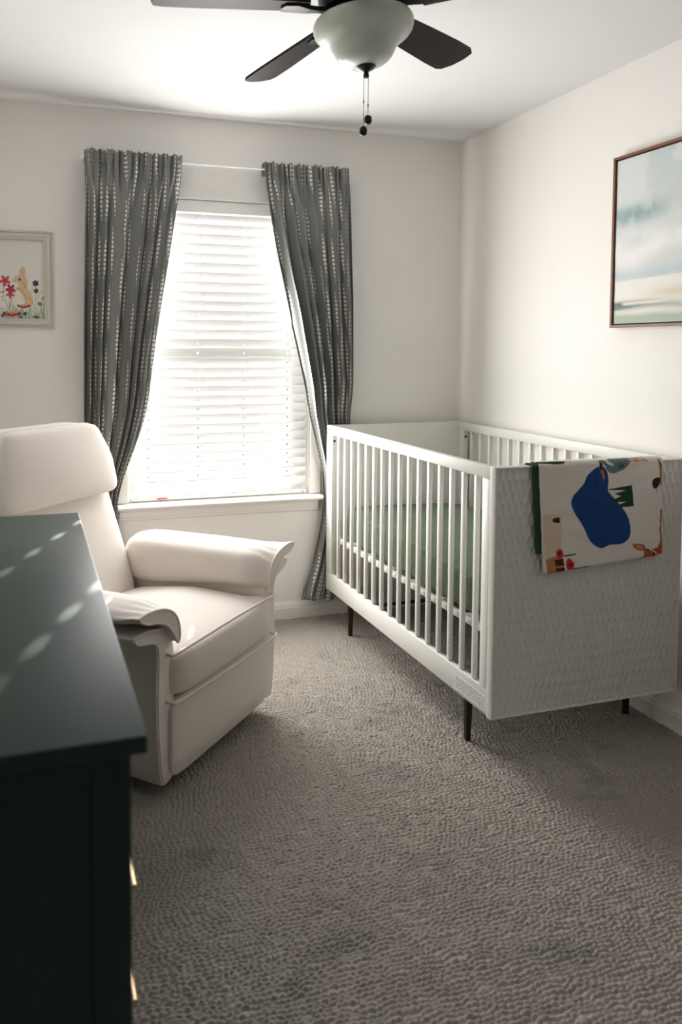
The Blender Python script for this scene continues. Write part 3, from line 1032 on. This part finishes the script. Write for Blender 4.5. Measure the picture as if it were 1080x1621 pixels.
# arms
def arm(sd):
    prof = [(0.292, 0.10), (0.292, 0.44), (0.300, 0.485), (0.322, 0.515), (0.355, 0.530), (0.40, 0.536), (0.445, 0.540), (0.478, 0.540), (0.479, 0.531), (0.458, 0.520), (0.425, 0.515), (0.395, 0.508), (0.376, 0.495), (0.367, 0.47), (0.366, 0.43), (0.371, 0.36), (0.371, 0.26), (0.362, 0.15), (0.349, 0.062), (0.330, 0.052), (0.300, 0.060)]
    pl = [(p.x, p.y) for p in catmull([(a, b, 0) for a, b in prof], 3, True)]
    secs = []
    cx, cz = 0.33, 0.30
    for d, k in ((0.004, 0.965), (0.0085, 0.992), (0.016, 1.0), (0.12, 1.0), (0.3, 1.0), (0.5, 1.0), (0.66, 0.995), (0.69, 0.97), (0.70, 0.93)):
        wing = 1.0 - 0.25 * ss(0.05, 0.6, d)
        s = []
        for x, z in pl:
            if x > 0.372 and z > 0.4: x = 0.372 + (x - 0.372) * wing
            lift = 0.004 * ss(0.12, 0.0, d) * ss(0.40, 0.47, x) * (1 if z > 0.45 else 0)
            s.append((sd * (cx + (x - cx) * k), d, cz + (z - cz) * k + lift))
        secs.append(s)
    a = apart('arm', loft(secs))
    # welt along the front edge of the arm
    edge = [(0.335, 0.524), (0.36, 0.532), (0.40, 0.539), (0.445, 0.544), (0.479, 0.543), (0.470, 0.531), (0.43, 0.516), (0.398, 0.509), (0.377, 0.496), (0.367, 0.47), (0.366, 0.43), (0.371, 0.36), (0.371, 0.26), (0.362, 0.15), (0.349, 0.062)]
    piping([(sd * x, 0.012, z) for x, z in edge], a)
    # pad
    pp = [(0.306, 0.474), (0.274, 0.478), (0.254, 0.505), (0.256, 0.550), (0.282, 0.586), (0.325, 0.603), (0.37, 0.611), (0.42, 0.609), (0.462, 0.602), (0.484, 0.590), (0.480, 0.578), (0.45, 0.569), (0.40, 0.560), (0.355, 0.540), (0.325, 0.505)]
    pf = [(0.303, 0.482), (0.294, 0.488), (0.291, 0.510), (0.298, 0.540), (0.314, 0.567), (0.341, 0.588), (0.378, 0.602), (0.42, 0.609), (0.458, 0.610), (0.486, 0.606), (0.483, 0.598), (0.45, 0.581), (0.40, 0.569), (0.355, 0.549), (0.325, 0.515)]
    pq = [(p.x, p.y) for p in catmull([(u, v, 0) for u, v in pp], 4, True)]
    pfq = [(p.x, p.y) for p in catmull([(u, v, 0) for u, v in pf], 4, True)]
    px, pz = 0.37, 0.56
    secs = []
    for d, k in ((-0.019, 0.985), (-0.017, 1.0), (-0.010, 1.0), (0.005, 1.0), (0.02, 1.0), (0.04, 1.0), (0.07, 1.0), (0.1, 1.0), (0.15, 1.0), (0.3, 1.0), (0.45, 0.99), (0.56, 0.97), (0.61, 0.92), (0.635, 0.80), (0.645, 0.6)):
        flare = ss(0.085, -0.02, d)
        drop = 0.045 * ss(0.1, 0.55, d)
        s = []
        for (x, z), (xf, zf) in zip(pq, pfq):
            x = x * (1 - flare) + xf * flare
            z = z * (1 - flare) + zf * flare
            x2 = px + (x - px) * k
            z2 = pz + (z - pz) * k
            inner = ss(0.33, 0.275, x)
            z2 += -drop * inner * 0.9 * ss(0.56, 0.49, z) - 0.006 * ss(0.2, 0.6, d)
            if d < 0.12: z2 += 0.0022 * math.sin(x * 170) * ss(0.12, 0.03, d) * ss(-0.02, 0.01, d)
            s.append((sd * x2, d, z2))
        secs.append(s)
    pad = apart('arm_pad', loft(secs), CH, a)
    k0 = [(p[0], p[1] - 0.0005, p[2]) for p in secs[1]]
    bm = bmesh.new()
    add_tube(bm, k0, 0.0042, 8, True)
    apart('piping', bm, CH, a)
for sd in (1, -1): arm(sd)

# back, leaning
def lean(v, z):   # depth of the back's front face at height z
    return 0.555 + (z - 0.41) * 0.375
def back(x, y, z):
    zz = 0.655 + 0.315 * z
    X = -0.008 * ss(0.55, 0.8, zz) + x * (0.272 + 0.012 * ss(0.55, 0.9, zz))
    th = 0.15
    d = lean(0, zz) + th / 2 + y * th / 2
    if y < 0: d += -0.022 * (1 - x * x) * max(0, 1 - z * z) * abs(y)
    return (X, d, zz)
apart('backrest', rblob(back, 22, 7))
def outback(x, y, z):
    zz = 0.42 + 0.35 * z
    return (x * 0.30, 0.60 + 0.09 * y + 0.30 * max(0, zz - 0.41) * 0.9 + 0.11, zz)
apart('rear_panel', rblob(outback, 10, 10))
# headrest pillow
def head(x, y, z):
    zz = 0.922 + 0.138 * z
    X = -0.03 + x * (0.302 - 0.048 * ss(-0.1, 1.0, z) - 0.006 * ss(-0.7, -1.0, z))
    d0 = 0.760 + 0.26 * (zz - 0.922)
    th = 0.085
    d = d0 + y * th
    zz += 0.008 * (1 - x * x) * (1 if z < 0 else -0.4) * abs(z) * 0.6 - 0.010 * (x * x) * (z < -0.6) * 0
    if y < 0: d -= 0.018 * (1 - x * x) * (1 - z * z)
    return (X, d, zz)
HP = 10.0
hd = apart('headrest', rblob(head, 26, HP))
def unit(x, y, z, p=HP):
    L = (abs(x) ** p + abs(y) ** p + abs(z) ** p) ** (1 / p)
    return (x / L, y / L, z / L)
piping([(-0.322, 0.745, 0.795), (-0.312, 0.705, 0.790), (-0.15, 0.700, 0.792), (0, 0.698, 0.793), (0.15, 0.700, 0.792), (0.255, 0.705, 0.790), (0.264, 0.745, 0.796)], hd, 0.004)
seam = [head(*unit(t, -0.45, 1.0)) for t in (-1.0, -0.8, -0.5, -0.2, 0.1, 0.4, 0.7, 0.9)] + [head(*unit(1.0, -0.45, t)) for t in (1.0, 0.8, 0.5, 0.1, -0.3, -0.7, -0.9)]
piping(seam, hd, 0.0030)

# ------------------------------------------------------------------ dresser
DX1, DX0 = -2.069, XL + 0.016
DYF, DYN, DZ = -1.461, -2.751, 0.900
dr = empty('dresser', ((DX0 + DX1) / 2, (DYF + DYN) / 2, 0))
tag(dr, 'dark green painted dresser with brass bar pulls in the near corner', 'dresser')
def dpart(name, bm, m=None, parent=None):
    bm.transform(Matrix.Translation(-Vector(dr.location)))
    return obj(name, bm, m or M['dresser'], parent or dr, True, math.radians(35))
dpart('top', box((DX0, DYN, DZ - 0.022), (DX1, DYF, DZ), 0.0025, 2))
by0, by1, bx1 = DYN + 0.030, DYF - 0.030, DX1 - 0.016
# end panels: stiles and rails round a recessed field
for ya, yb_, s_ in ((by0, by0 + 0.02, -1), (by1 - 0.02, by1, 1)):
    bm = bmesh.new()
    add_box(bm, (bx1 - 0.045, ya, 0.0), (bx1, yb_, DZ - 0.022), 0.0015)
    add_box(bm, (DX0 + 0.02, ya, 0.0), (DX0 + 0.065, yb_, DZ - 0.022), 0.0015)
    add_box(bm, (DX0 + 0.065, ya, DZ - 0.062), (bx1 - 0.045, yb_, DZ - 0.022), 0.0015)
    add_box(bm, (DX0 + 0.065, ya, 0.06), (bx1 - 0.045, yb_, 0.12), 0.0015)
    yc = (ya + 0.008, ya + 0.016) if s_ < 0 else (ya + 0.004, ya + 0.012)
    add_box(bm, (DX0 + 0.065, yc[0], 0.10), (bx1 - 0.045, yc[1], DZ - 0.05))
    dpart('end_panel', bm)
bm = bmesh.new()
add_box(bm, (DX0 + 0.02, by0 + 0.02, 0.08), (DX0 + 0.03, by1 - 0.02, DZ - 0.022))
add_box(bm, (DX0 + 0.03, by0 + 0.02, 0.08), (bx1 - 0.03, by1 - 0.02, 0.10))
add_box(bm, (bx1 - 0.03, by0 + 0.02, DZ - 0.052), (bx1 - 0.004, by1 - 0.02, DZ - 0.022))
add_box(bm, (bx1 - 0.03, by0 + 0.02, 0.06), (bx1 - 0.004, by1 - 0.02, 0.095))
add_box(bm, (bx1 - 0.03, (by0 + by1) / 2 - 0.012, 0.095), (bx1 - 0.004, (by0 + by1) / 2 + 0.012, 0.62))
dpart('carcass', bm)
def pull(parent, y, z, half):
    bm = bmesh.new()
    add_tube(bm, [(bx1 + 0.034, y - half, z), (bx1 + 0.034, y + half, z)], 0.0052, 10)
    for s_ in (-1, 1):
        add_tube(bm, [(bx1 - 0.002, y + s_ * half * 0.72, z), (bx1 + 0.034, y + s_ * half * 0.72, z)], 0.004, 8)
    o = dpart('handle', bm, M['brass'], parent)
    o['label'] = 'brass bar pull'
mid = (by0 + by1) / 2
for z0, z1 in ((0.10, 0.245), (0.255, 0.43), (0.44, 0.615)):
    for ya, yb_ in ((by0 + 0.024, mid - 0.014), (mid + 0.014, by1 - 0.024)):
        d_ = dpart('drawer', box((bx1 - 0.024, ya, z0), (bx1 - 0.001, yb_, z1), 0.002))
        pull(d_, (ya + yb_) / 2 + (-0.003), (z0 + z1) / 2 - 0.004, 0.066)
d_ = dpart('drawer', box((bx1 - 0.024, by0 + 0.024, 0.628), (bx1 - 0.001, by1 - 0.024, 0.842), 0.002))
pull(d_, mid, 0.735, 0.066)

# ------------------------------------------------------------------ ceiling fan
FC = Vector((-1.342, -1.712, 2.24))
fan = empty('ceiling_fan', FC)
fan.rotation_euler = (math.radians(-2.3), math.radians(-3.5), 0)
tag(fan, 'five-blade ceiling fan with dark blades and a frosted glass light bowl', 'ceiling fan')
bm = bmesh.new()
add_lathe(bm, [(0.03, 0.005), (0.105, 0.008), (0.115, 0.03), (0.115, 0.085), (0.10, 0.105), (0.04, 0.115)], 40)
obj('motor_housing', bm, M['black_metal'], fan)
bm = bmesh.new()
add_lathe(bm, [(0.035, 0.112), (0.05, 0.13), (0.075, 0.16), (0.08, 0.2)], 40)
obj('canopy', bm, M['black_metal'], fan)
bm = bmesh.new()
add_lathe(bm, [(0.02, 0.006), (0.085, 0.004), (0.095, -0.012), (0.09, -0.028), (0.02, -0.03)], 40)
obj('light_fitter', bm, M['black_metal'], fan)
bm = bmesh.new()
pr = [(0.0, -0.022), (0.095, -0.022), (0.118, -0.019), (0.128, -0.023), (0.1325, -0.032), (0.1325, -0.042), (0.129, -0.053), (0.120, -0.064), (0.107, -0.074), (0.095, -0.082), (0.087, -0.090), (0.082, -0.099), (0.078, -0.108), (0.072, -0.118), (0.062, -0.128), (0.048, -0.136), (0.030, -0.141), (0.0, -0.1435)]
add_lathe(bm, pr, 56)
obj('light_bowl', bm, M['frost'], fan, angle=None)['label'] = 'frosted white glass bowl'
bm = bmesh.new()
add_lathe(bm, [(0.0, -0.138), (0.026, -0.139), (0.027, -0.143), (0.020, -0.149), (0.010, -0.154), (0.006, -0.157), (0.0065, -0.161), (0.0085, -0.165), (0.0065, -0.170), (0.0, -0.172)], 28)
obj('finial', bm, M['black_metal'], fan)
blade0 = None
for k in range(5):
    a = math.radians(32.5 + 72 * k)
    if blade0 is None:
        outl = [(0.155, -0.046), (0.30, -0.055), (0.44, -0.062), (0.522, -0.062), (0.545, -0.052), (0.553, -0.02), (0.549, 0.02), (0.532, 0.052), (0.512, 0.060), (0.44, 0.060), (0.30, 0.054), (0.155, 0.046), (0.148, 0.02), (0.148, -0.02)]
        bm = bmesh.new()
        top = [bm.verts.new((x, y, 0.0035)) for x, y in outl]
        bot = [bm.verts.new((x, y, -0.0035)) for x, y in outl]
        n = len(outl)
        bm.faces.new(top); bm.faces.new(bot[::-1])
        for i in range(n): bm.faces.new((top[i], bot[i], bot[(i + 1) % n], top[(i + 1) % n]))
        b = obj('blade', bm, M['walnut'], fan, smooth=False)
        b['label'] = 'dark walnut blade'
        bm = bmesh.new()
        br = [(0.085, -0.016), (0.12, -0.014), (0.15, -0.022), (0.185, -0.036), (0.215, -0.030), (0.222, 0.0), (0.215, 0.030), (0.185, 0.036), (0.15, 0.022), (0.12, 0.014), (0.085, 0.016)]
        t_ = [bm.verts.new((x, y, -0.0036)) for x, y in br]
        b_ = [bm.verts.new((x, y, -0.0105 - 0.004 * (x < 0.16))) for x, y in br]
        n = len(br)
        bm.faces.new(t_); bm.faces.new(b_[::-1])
        for i in range(n): bm.faces.new((t_[i], b_[i], b_[(i + 1) % n], t_[(i + 1) % n]))
        ir = obj('blade_bracket', bm, M['black_metal'], b, smooth=False)
        ir['label'] = 'black metal blade bracket'
        blade0, iron0 = b, ir
    else:
        b = blade0.copy(); COL.objects.link(b); b.parent = fan
        i2 = iron0.copy(); COL.objects.link(i2); i2.parent = b
    b.rotation_euler = Euler = (Matrix.Rotation(a, 3, 'Z') @ Matrix.Rotation(math.radians(-12), 3, 'X')).to_euler()
    b.location = (0, 0, 0.012)
def chain(dx, dy, L0, L1, conn):
    bm = bmesh.new()
    n = int((L1 - L0) / 0.004)
    for i in range(n):
        bmesh.ops.create_icosphere(bm, subdivisions=1, radius=0.0013, matrix=Matrix.Translation((dx, dy, -L0 - i * 0.004)))
    add_tube(bm, [(dx, dy, -L0), (dx, dy, -L1)], 0.0006, 5)
    inv = fan.rotation_euler.to_matrix().inverted().to_4x4()
    bm.transform(inv)
    c = obj('pull_chain', bm, M['dark_metal'], fan, angle=None)
    bm = bmesh.new()
    add_lathe(bm, [(0, 0.0045), (0.0018, 0.004), (0.0018, -0.004), (0, -0.0045)], 10, (dx, dy, -conn))
    bm.transform(inv)
    obj('connector', bm, M['black_metal'], c)
    bm = rblob(lambda x, y, z: (dx + 0.0105 * x, dy + 0.0075 * y, -L1 - 0.010 + 0.0125 * z), 6, 2.6)
    bm.transform(inv)
    obj('pendant', bm, M['black_metal'], c, angle=None)
chain(0.008, 0.004, 0.165, 0.296, 0.229)
chain(0.023, 0.008, 0.145, 0.264, 0.236)

# ------------------------------------------------------------------ pictures
def mould(prof, corners, to3):
    """picture-frame moulding: profile (inset, height) mitred round a rectangle"""
    (u0, v0), (u1, v1) = corners
    bm = bmesh.new()
    loops = []
    for ins, h in prof:
        loops.append([bm.verts.new(to3(u, v, h)) for u, v in ((u0 + ins, v0 + ins), (u1 - ins, v0 + ins), (u1 - ins, v1 - ins), (u0 + ins, v1 - ins))])
    n = len(loops)
    for a in range(n):
        A, B_ = loops[a], loops[(a + 1) % n]
        for k in range(4): bm.faces.new((A[k], A[(k + 1) % 4], B_[(k + 1) % 4], B_[k]))
    return bm

# rabbit print on the window wall
RU0, RU1, RV0, RV1 = -2.437, -2.083, 1.444, 1.874
rab = empty('framed_rabbit_print', ((RU0 + RU1) / 2, 0, RV0))
tag(rab, 'pale framed print of a rabbit among red flowers on the window wall', 'picture')
def rloc(u, v, h): return (u - rab.location.x, -h, v - rab.location.z)
bm = mould([(0.0, 0.0005), (0.0, 0.010), (0.005, 0.012), (0.006, 0.016), (0.0085, 0.0165), (0.010, 0.013), (0.013, 0.0185), (0.020, 0.0215), (0.028, 0.020), (0.032, 0.0155), (0.034, 0.0165), (0.038, 0.0165), (0.041, 0.012), (0.041, 0.0005)], ((RU0, RV0), (RU1, RV1)), rloc)
obj('frame', bm, M['pewter'], rab, smooth=False)
def rabbit_art():
    step = 0.0013
    u0, u1, v0, v1 = RU0 + 0.039, RU1 - 0.039, RV0 + 0.039, RV1 - 0.039
    us = np.arange(u0, u1, step); vs = np.arange(v0, v1, step)
    U, V = np.meshgrid(us, vs)
    c = np.empty(U.shape + (3,)); c[:] = (0.74, 0.715, 0.66)
    # crop pixels -> wall metres
    sx = (RU1 - 0.041 + 2.307) / 620.0
    def q(px, py): return (-2.307 + px * sx, 1.486 + (1390 - py) * (1.831 - 1.486) / 1105.0)
    def sh(pts, col, sm=True, fade=0.0):
        P = [q(*p) for p in pts]
        paint(c, U, V, smooth_poly(P, 5) if sm else P, col, step)
    def ln(pts, w, col):
        P = [(p.x, p.y) for p in catmull([q(*p) + (0,) for p in pts], 5)]
        paint(c, U, V, stroke(P, w * sx), col, step)
    GR = hexc(150, 172, 142); GR2 = hexc(112, 140, 112); STEM = hexc(70, 88, 76); LF = hexc(58, 92, 66)
    FUR = hexc(214, 184, 144); FUR2 = hexc(186, 144, 98); PINK = hexc(214, 168, 158); WH = hexc(226, 222, 212)
    RD = hexc(196, 70, 78); RD2 = hexc(150, 44, 54); NV = hexc(52, 54, 76); YL = hexc(222, 196, 140); ORG = hexc(214, 142, 74)
    r2 = random.Random(4)
    x = -1300
    while x < 620:                              # soft grass
        hgt = r2.uniform(60, 210)
        ln([(x, 1400), (x + r2.uniform(-20, 20), 1400 - hgt * 0.5), (x + r2.uniform(-45, 45), 1400 - hgt)], r2.uniform(5, 11), GR if r2.random() < 0.7 else GR2)
        x += r2.uniform(5, 13)
    # rabbit
    sh([(335, 800), (380, 840), (385, 900), (360, 950), (400, 980), (440, 1050), (462, 1140), (450, 1220), (380, 1225), (250, 1225), (205, 1180), (195, 1100), (215, 1000), (250, 945), (215, 905), (180, 885), (178, 862), (200, 800), (250, 775), (300, 770)], FUR)
    sh([(215, 1000), (280, 1010), (320, 1080), (345, 1140), (330, 1225), (240, 1225), (203, 1170), (197, 1090)], WH)
    sh([(200, 870), (240, 890), (262, 930), (230, 930), (190, 890)], WH)
    sh([(262, 770), (268, 710), (300, 660), (322, 648), (350, 690), (356, 740), (335, 790), (300, 780)], FUR)
    sh([(308, 760), (312, 710), (330, 680), (346, 710), (350, 745), (330, 782)], PINK)
    ln([(330, 790), (350, 800), (372, 800)], 9, FUR2); ln([(300, 895), (320, 885), (350, 920), (372, 945), (330, 955)], 14, FUR2)
    ln([(215, 960), (260, 970), (300, 1000), (310, 1035)], 14, FUR2); ln([(340, 1040), (330, 1090), (345, 1120)], 7, FUR2)
    ln([(345, 1200), (350, 1140), (380, 1100), (430, 1120), (458, 1190)], 8, FUR2)
    ln([(200, 960), (190, 1000), (205, 1045)], 12, FUR2)
    sh(ellipse(270, 838, 20, 17), hexc(26, 24, 28)); sh(ellipse(264, 832, 5, 4), WH)
    ln([(185, 868), (198, 880), (215, 882)], 5, hexc(150, 96, 80))
    for dy in (-22, 0, 16): ln([(188, 866), (145, 850 + dy)], 2.5, hexc(120, 112, 104))
    def flower(x, y, r, col, dark, n=5):
        for k in range(n):
            a = 2 * math.pi * k / n + 0.4
            sh(ellipse(x + r * 0.62 * math.cos(a), y + r * 0.62 * math.sin(a), r * 0.52, r * 0.30, a), col)
        sh(ellipse(x, y, r * 0.2, r * 0.2), dark)
    def stem(pts, w=6): ln(pts, w, STEM)
    stem([(40, 930), (42, 1040), (60, 1140), (100, 1230)]); stem([(150, 1000), (140, 1110), (120, 1250)]); stem([(120, 1150), (125, 1290)]); stem([(150, 1110), (170, 1240)])
    stem([(500, 920), (450, 970), (440, 1030)], 4); stem([(505, 1010), (495, 1100), (505, 1180), (460, 1250)], 4); stem([(590, 1010), (540, 1060), (505, 1120)], 4)
    stem([(600, 1120), (610, 1250), (612, 1390)], 6); stem([(270, 1250), (258, 1390)], 5); stem([(245, 1380), (270, 1320), (330, 1290)], 5)
    flower(62, 860, 74, RD, RD2); flower(140, 975, 68, RD2, RD); flower(135, 1050, 56, RD, RD2)
    sh([(45, 880), (40, 940), (28, 930)], LF, False)
    flower(500, 888, 46, NV, NV, 6); flower(507, 995, 36, NV, NV, 6)
    for (a, b_) in ((585, 925), (570, 965), (592, 1000), (540, 1080), (470, 1075), (600, 985)): sh(ellipse(a, b_, 13, 10), YL)
    sh(ellipse(605, 1100, 22, 30, 0.4), ORG); sh(ellipse(560, 1180, 36, 30, 0.5), GR2); sh(ellipse(340, 1325, 34, 24, -0.4), LF); sh(ellipse(505, 1368, 42, 18, 0.1), LF); sh(ellipse(20, 1352, 26, 18), LF); sh(ellipse(290, 1375, 26, 14), LF)
    for (x0, y0, w) in ((325, 1200, 76), (155, 1315, 102)):
        for k in range(7):
            f = (k - 3) / 3.0
            sh(ellipse(x0 + f * w, y0 + 12 + (1 - abs(f)) * 22, w * 0.22, w * 0.30, 1.57 - f * 0.9), RD if k % 2 else RD2)
        sh(ellipse(x0, y0 - 2, w * 0.55, w * 0.13), ORG)
    for k in range(9): sh(ellipse(r2.uniform(-60, 40), r2.uniform(1000, 1150), 8, 9), NV)
    # flowers further left
    for k, (a, b_) in enumerate(((-90, 980), (-220, 900), (-330, 1020), (-470, 930), (-520, 1100))):
        stem([(a, b_), (a + 15, b_ + 150), (a - 10, 1390)])
        flower(a, b_, 60, (RD, NV, YL, RD2, NV)[k], RD2)
    P = np.stack([U - rab.location.x, np.full(U.shape, -0.004), V - rab.location.z], -1)
    o = grid_mesh('print', P, attr_mat('rabbit_print_paper', 0.7), rab, colors=c)
    o.modifiers.new('paper', 'SOLIDIFY').thickness = 0.002
rabbit_art()

# landscape on the right wall
LU0, LU1, LV0, LV1 = -2.06, -1.152, 1.439, 2.088
lan = empty('framed_landscape_painting', (0, (LU0 + LU1) / 2, LV0))
tag(lan, 'pale sea and shore landscape painting in a thin brown frame above the crib', 'picture')
def lloc(u, v, h): return (-h, u - lan.location.y, v - lan.location.z)
bm = mould([(0.0, 0.0005), (0.0, 0.036), (0.0095, 0.036), (0.0095, 0.008), (0.020, 0.008), (0.020, 0.0005)], ((LU0, LV0), (LU1, LV1)), lloc)
obj('frame', bm, M['frame_wood'], lan, smooth=False)
bm = mould([(0.0097, 0.0082), (0.0097, 0.0105), (0.0165, 0.0105), (0.0165, 0.0082)], ((LU0, LV0), (LU1, LV1)), lloc)
obj('inner_gap', bm, M['frame_gap'], lan, smooth=False)
def landscape_art():
    step = 0.0022
    u0, u1, v0, v1 = LU0 + 0.0145, LU1 - 0.0145, LV0 + 0.0145, LV1 - 0.0145
    us = np.linspace(u0, u1, int((u1 - u0) / step)); vs = np.linspace(v0, v1, int((v1 - v0) / step))
    U, V = np.meshgrid(us, vs)
    a = (u1 - U)                       # metres from the window-side edge
    f = (V - v0) / (v1 - v0)
    C_ = lambda *k: np.array(hexc(*k)[:3])
    def fb(sx, sy, sd): return 0.55 * vnoise(a * sx + 3, f * sy + 3, sd) + 0.3 * vnoise(a * sx * 2.1, f * sy * 2.1, sd + 1) + 0.15 * vnoise(a * sx * 4.5, f * sy * 4.5, sd + 2)
    def over(c, col, w): return c * (1 - w[..., None]) + np.asarray(col) * w[..., None]
    c = np.empty(U.shape + (3,)); c[:] = C_(205, 209, 208)
    c = over(c, C_(186, 200, 202), sstep(0.45, 1.0, f) * 0.5)
    c = over(c, C_(226, 226, 224), sstep(0.42, 0.62, fb(9, 5, 20)) * 0.5)
    # dark teal cloud at the window side, thinning away
    cl = np.exp(-((f - 0.645 - 0.10 * a) / 0.065) ** 2) * np.exp(-(np.maximum(a - 0.10, 0) / 0.16) ** 2)
    c = over(c, C_(146, 172, 174), np.clip(cl * (0.15 + 1.1 * fb(26, 16, 30)), 0, 0.9))
    cl2 = np.exp(-((f - 0.655) / 0.045) ** 2) * np.exp(-((a - 0.09) / 0.10) ** 2)
    c = over(c, C_(134, 158, 160), np.clip(cl2 * fb(46, 22, 34) * 1.3, 0, 0.8))
    c = over(c, C_(176, 190, 188), np.clip(np.exp(-((a - 0.36) / 0.10) ** 2 - ((f - 0.53) / 0.06) ** 2) * 0.8, 0, 1))
    # white brushed billow
    wb = np.exp(-((f - 0.42 - 0.16 * a + 0.03 * np.sin(a * 18)) / 0.075) ** 2)
    c = over(c, C_(232, 231, 230), np.clip(wb * (0.5 + 0.7 * fb(14, 14, 40)), 0, 0.95))
    # horizon
    c = over(c, C_(180, 196, 202), np.exp(-((f - 0.285 - 0.04 * a) / 0.035) ** 2) * 0.7)
    hz = 0.258 + 0.04 * a
    low = f < hz
    c[low] = C_(228, 225, 219)
    sand = np.exp(-((f - 0.165 - 0.03 * a) / 0.03) ** 2) * sstep(0.10, 0.35, a + 0.2 * (fb(8, 3, 50) - 0.5))
    c = over(c, C_(208, 196, 174), sand * 0.8)
    c = over(c, C_(216, 214, 204), low * sstep(0.16, 0.10, f) * 0.8)
    gband = np.exp(-((f - 0.095 - 0.02 * np.sin(a * 9)) / 0.022) ** 2) * (0.25 + 0.75 * sstep(0.42, 0.05, a)) * sstep(0.35, 0.5, fb(6, 26, 60) + 0.18)
    c = over(c, C_(96, 122, 116), np.clip(gband, 0, 0.9))
    g2 = np.exp(-((f - 0.118) / 0.016) ** 2) * sstep(0.16, 0.04, a)
    c = over(c, C_(88, 110, 112), np.clip(g2 * 0.9, 0, 1))
    strk = np.exp(-((f - 0.118 - 0.02 * a) / 0.010) ** 2) * sstep(0.03, 0.06, a) * sstep(0.34, 0.2, a)
    c = over(c, C_(222, 216, 204), np.clip(strk * 1.1, 0, 0.95))
    c = over(c, C_(158, 176, 156), sstep(0.075, 0.04, f + 0.02 * (fb(10, 20, 70) - 0.5)) * 0.85)
    c = over(c, C_(196, 204, 190), sstep(0.5, 0.62, fb(5, 40, 80)) * (f < 0.07) * 0.5)
    rel = 0.0012 * fb(40, 40, 90) + 0.0012 * wb * np.abs(np.sin((a * 60 + f * 46) * 3.0)) * 0.5
    P = np.stack([-(0.022 + rel), U - lan.location.y, V - lan.location.z], -1)
    o = grid_mesh('canvas', P, attr_mat('painted_canvas', 0.75, 0.3, 500), lan, colors=c)
    sm = o.modifiers.new('canvas', 'SOLIDIFY'); sm.thickness = 0.012; sm.offset = 0
    # the painting faces the room
    n = o.data.polygons[0].normal
    if n.x > 0: sm.offset = 0
landscape_art()
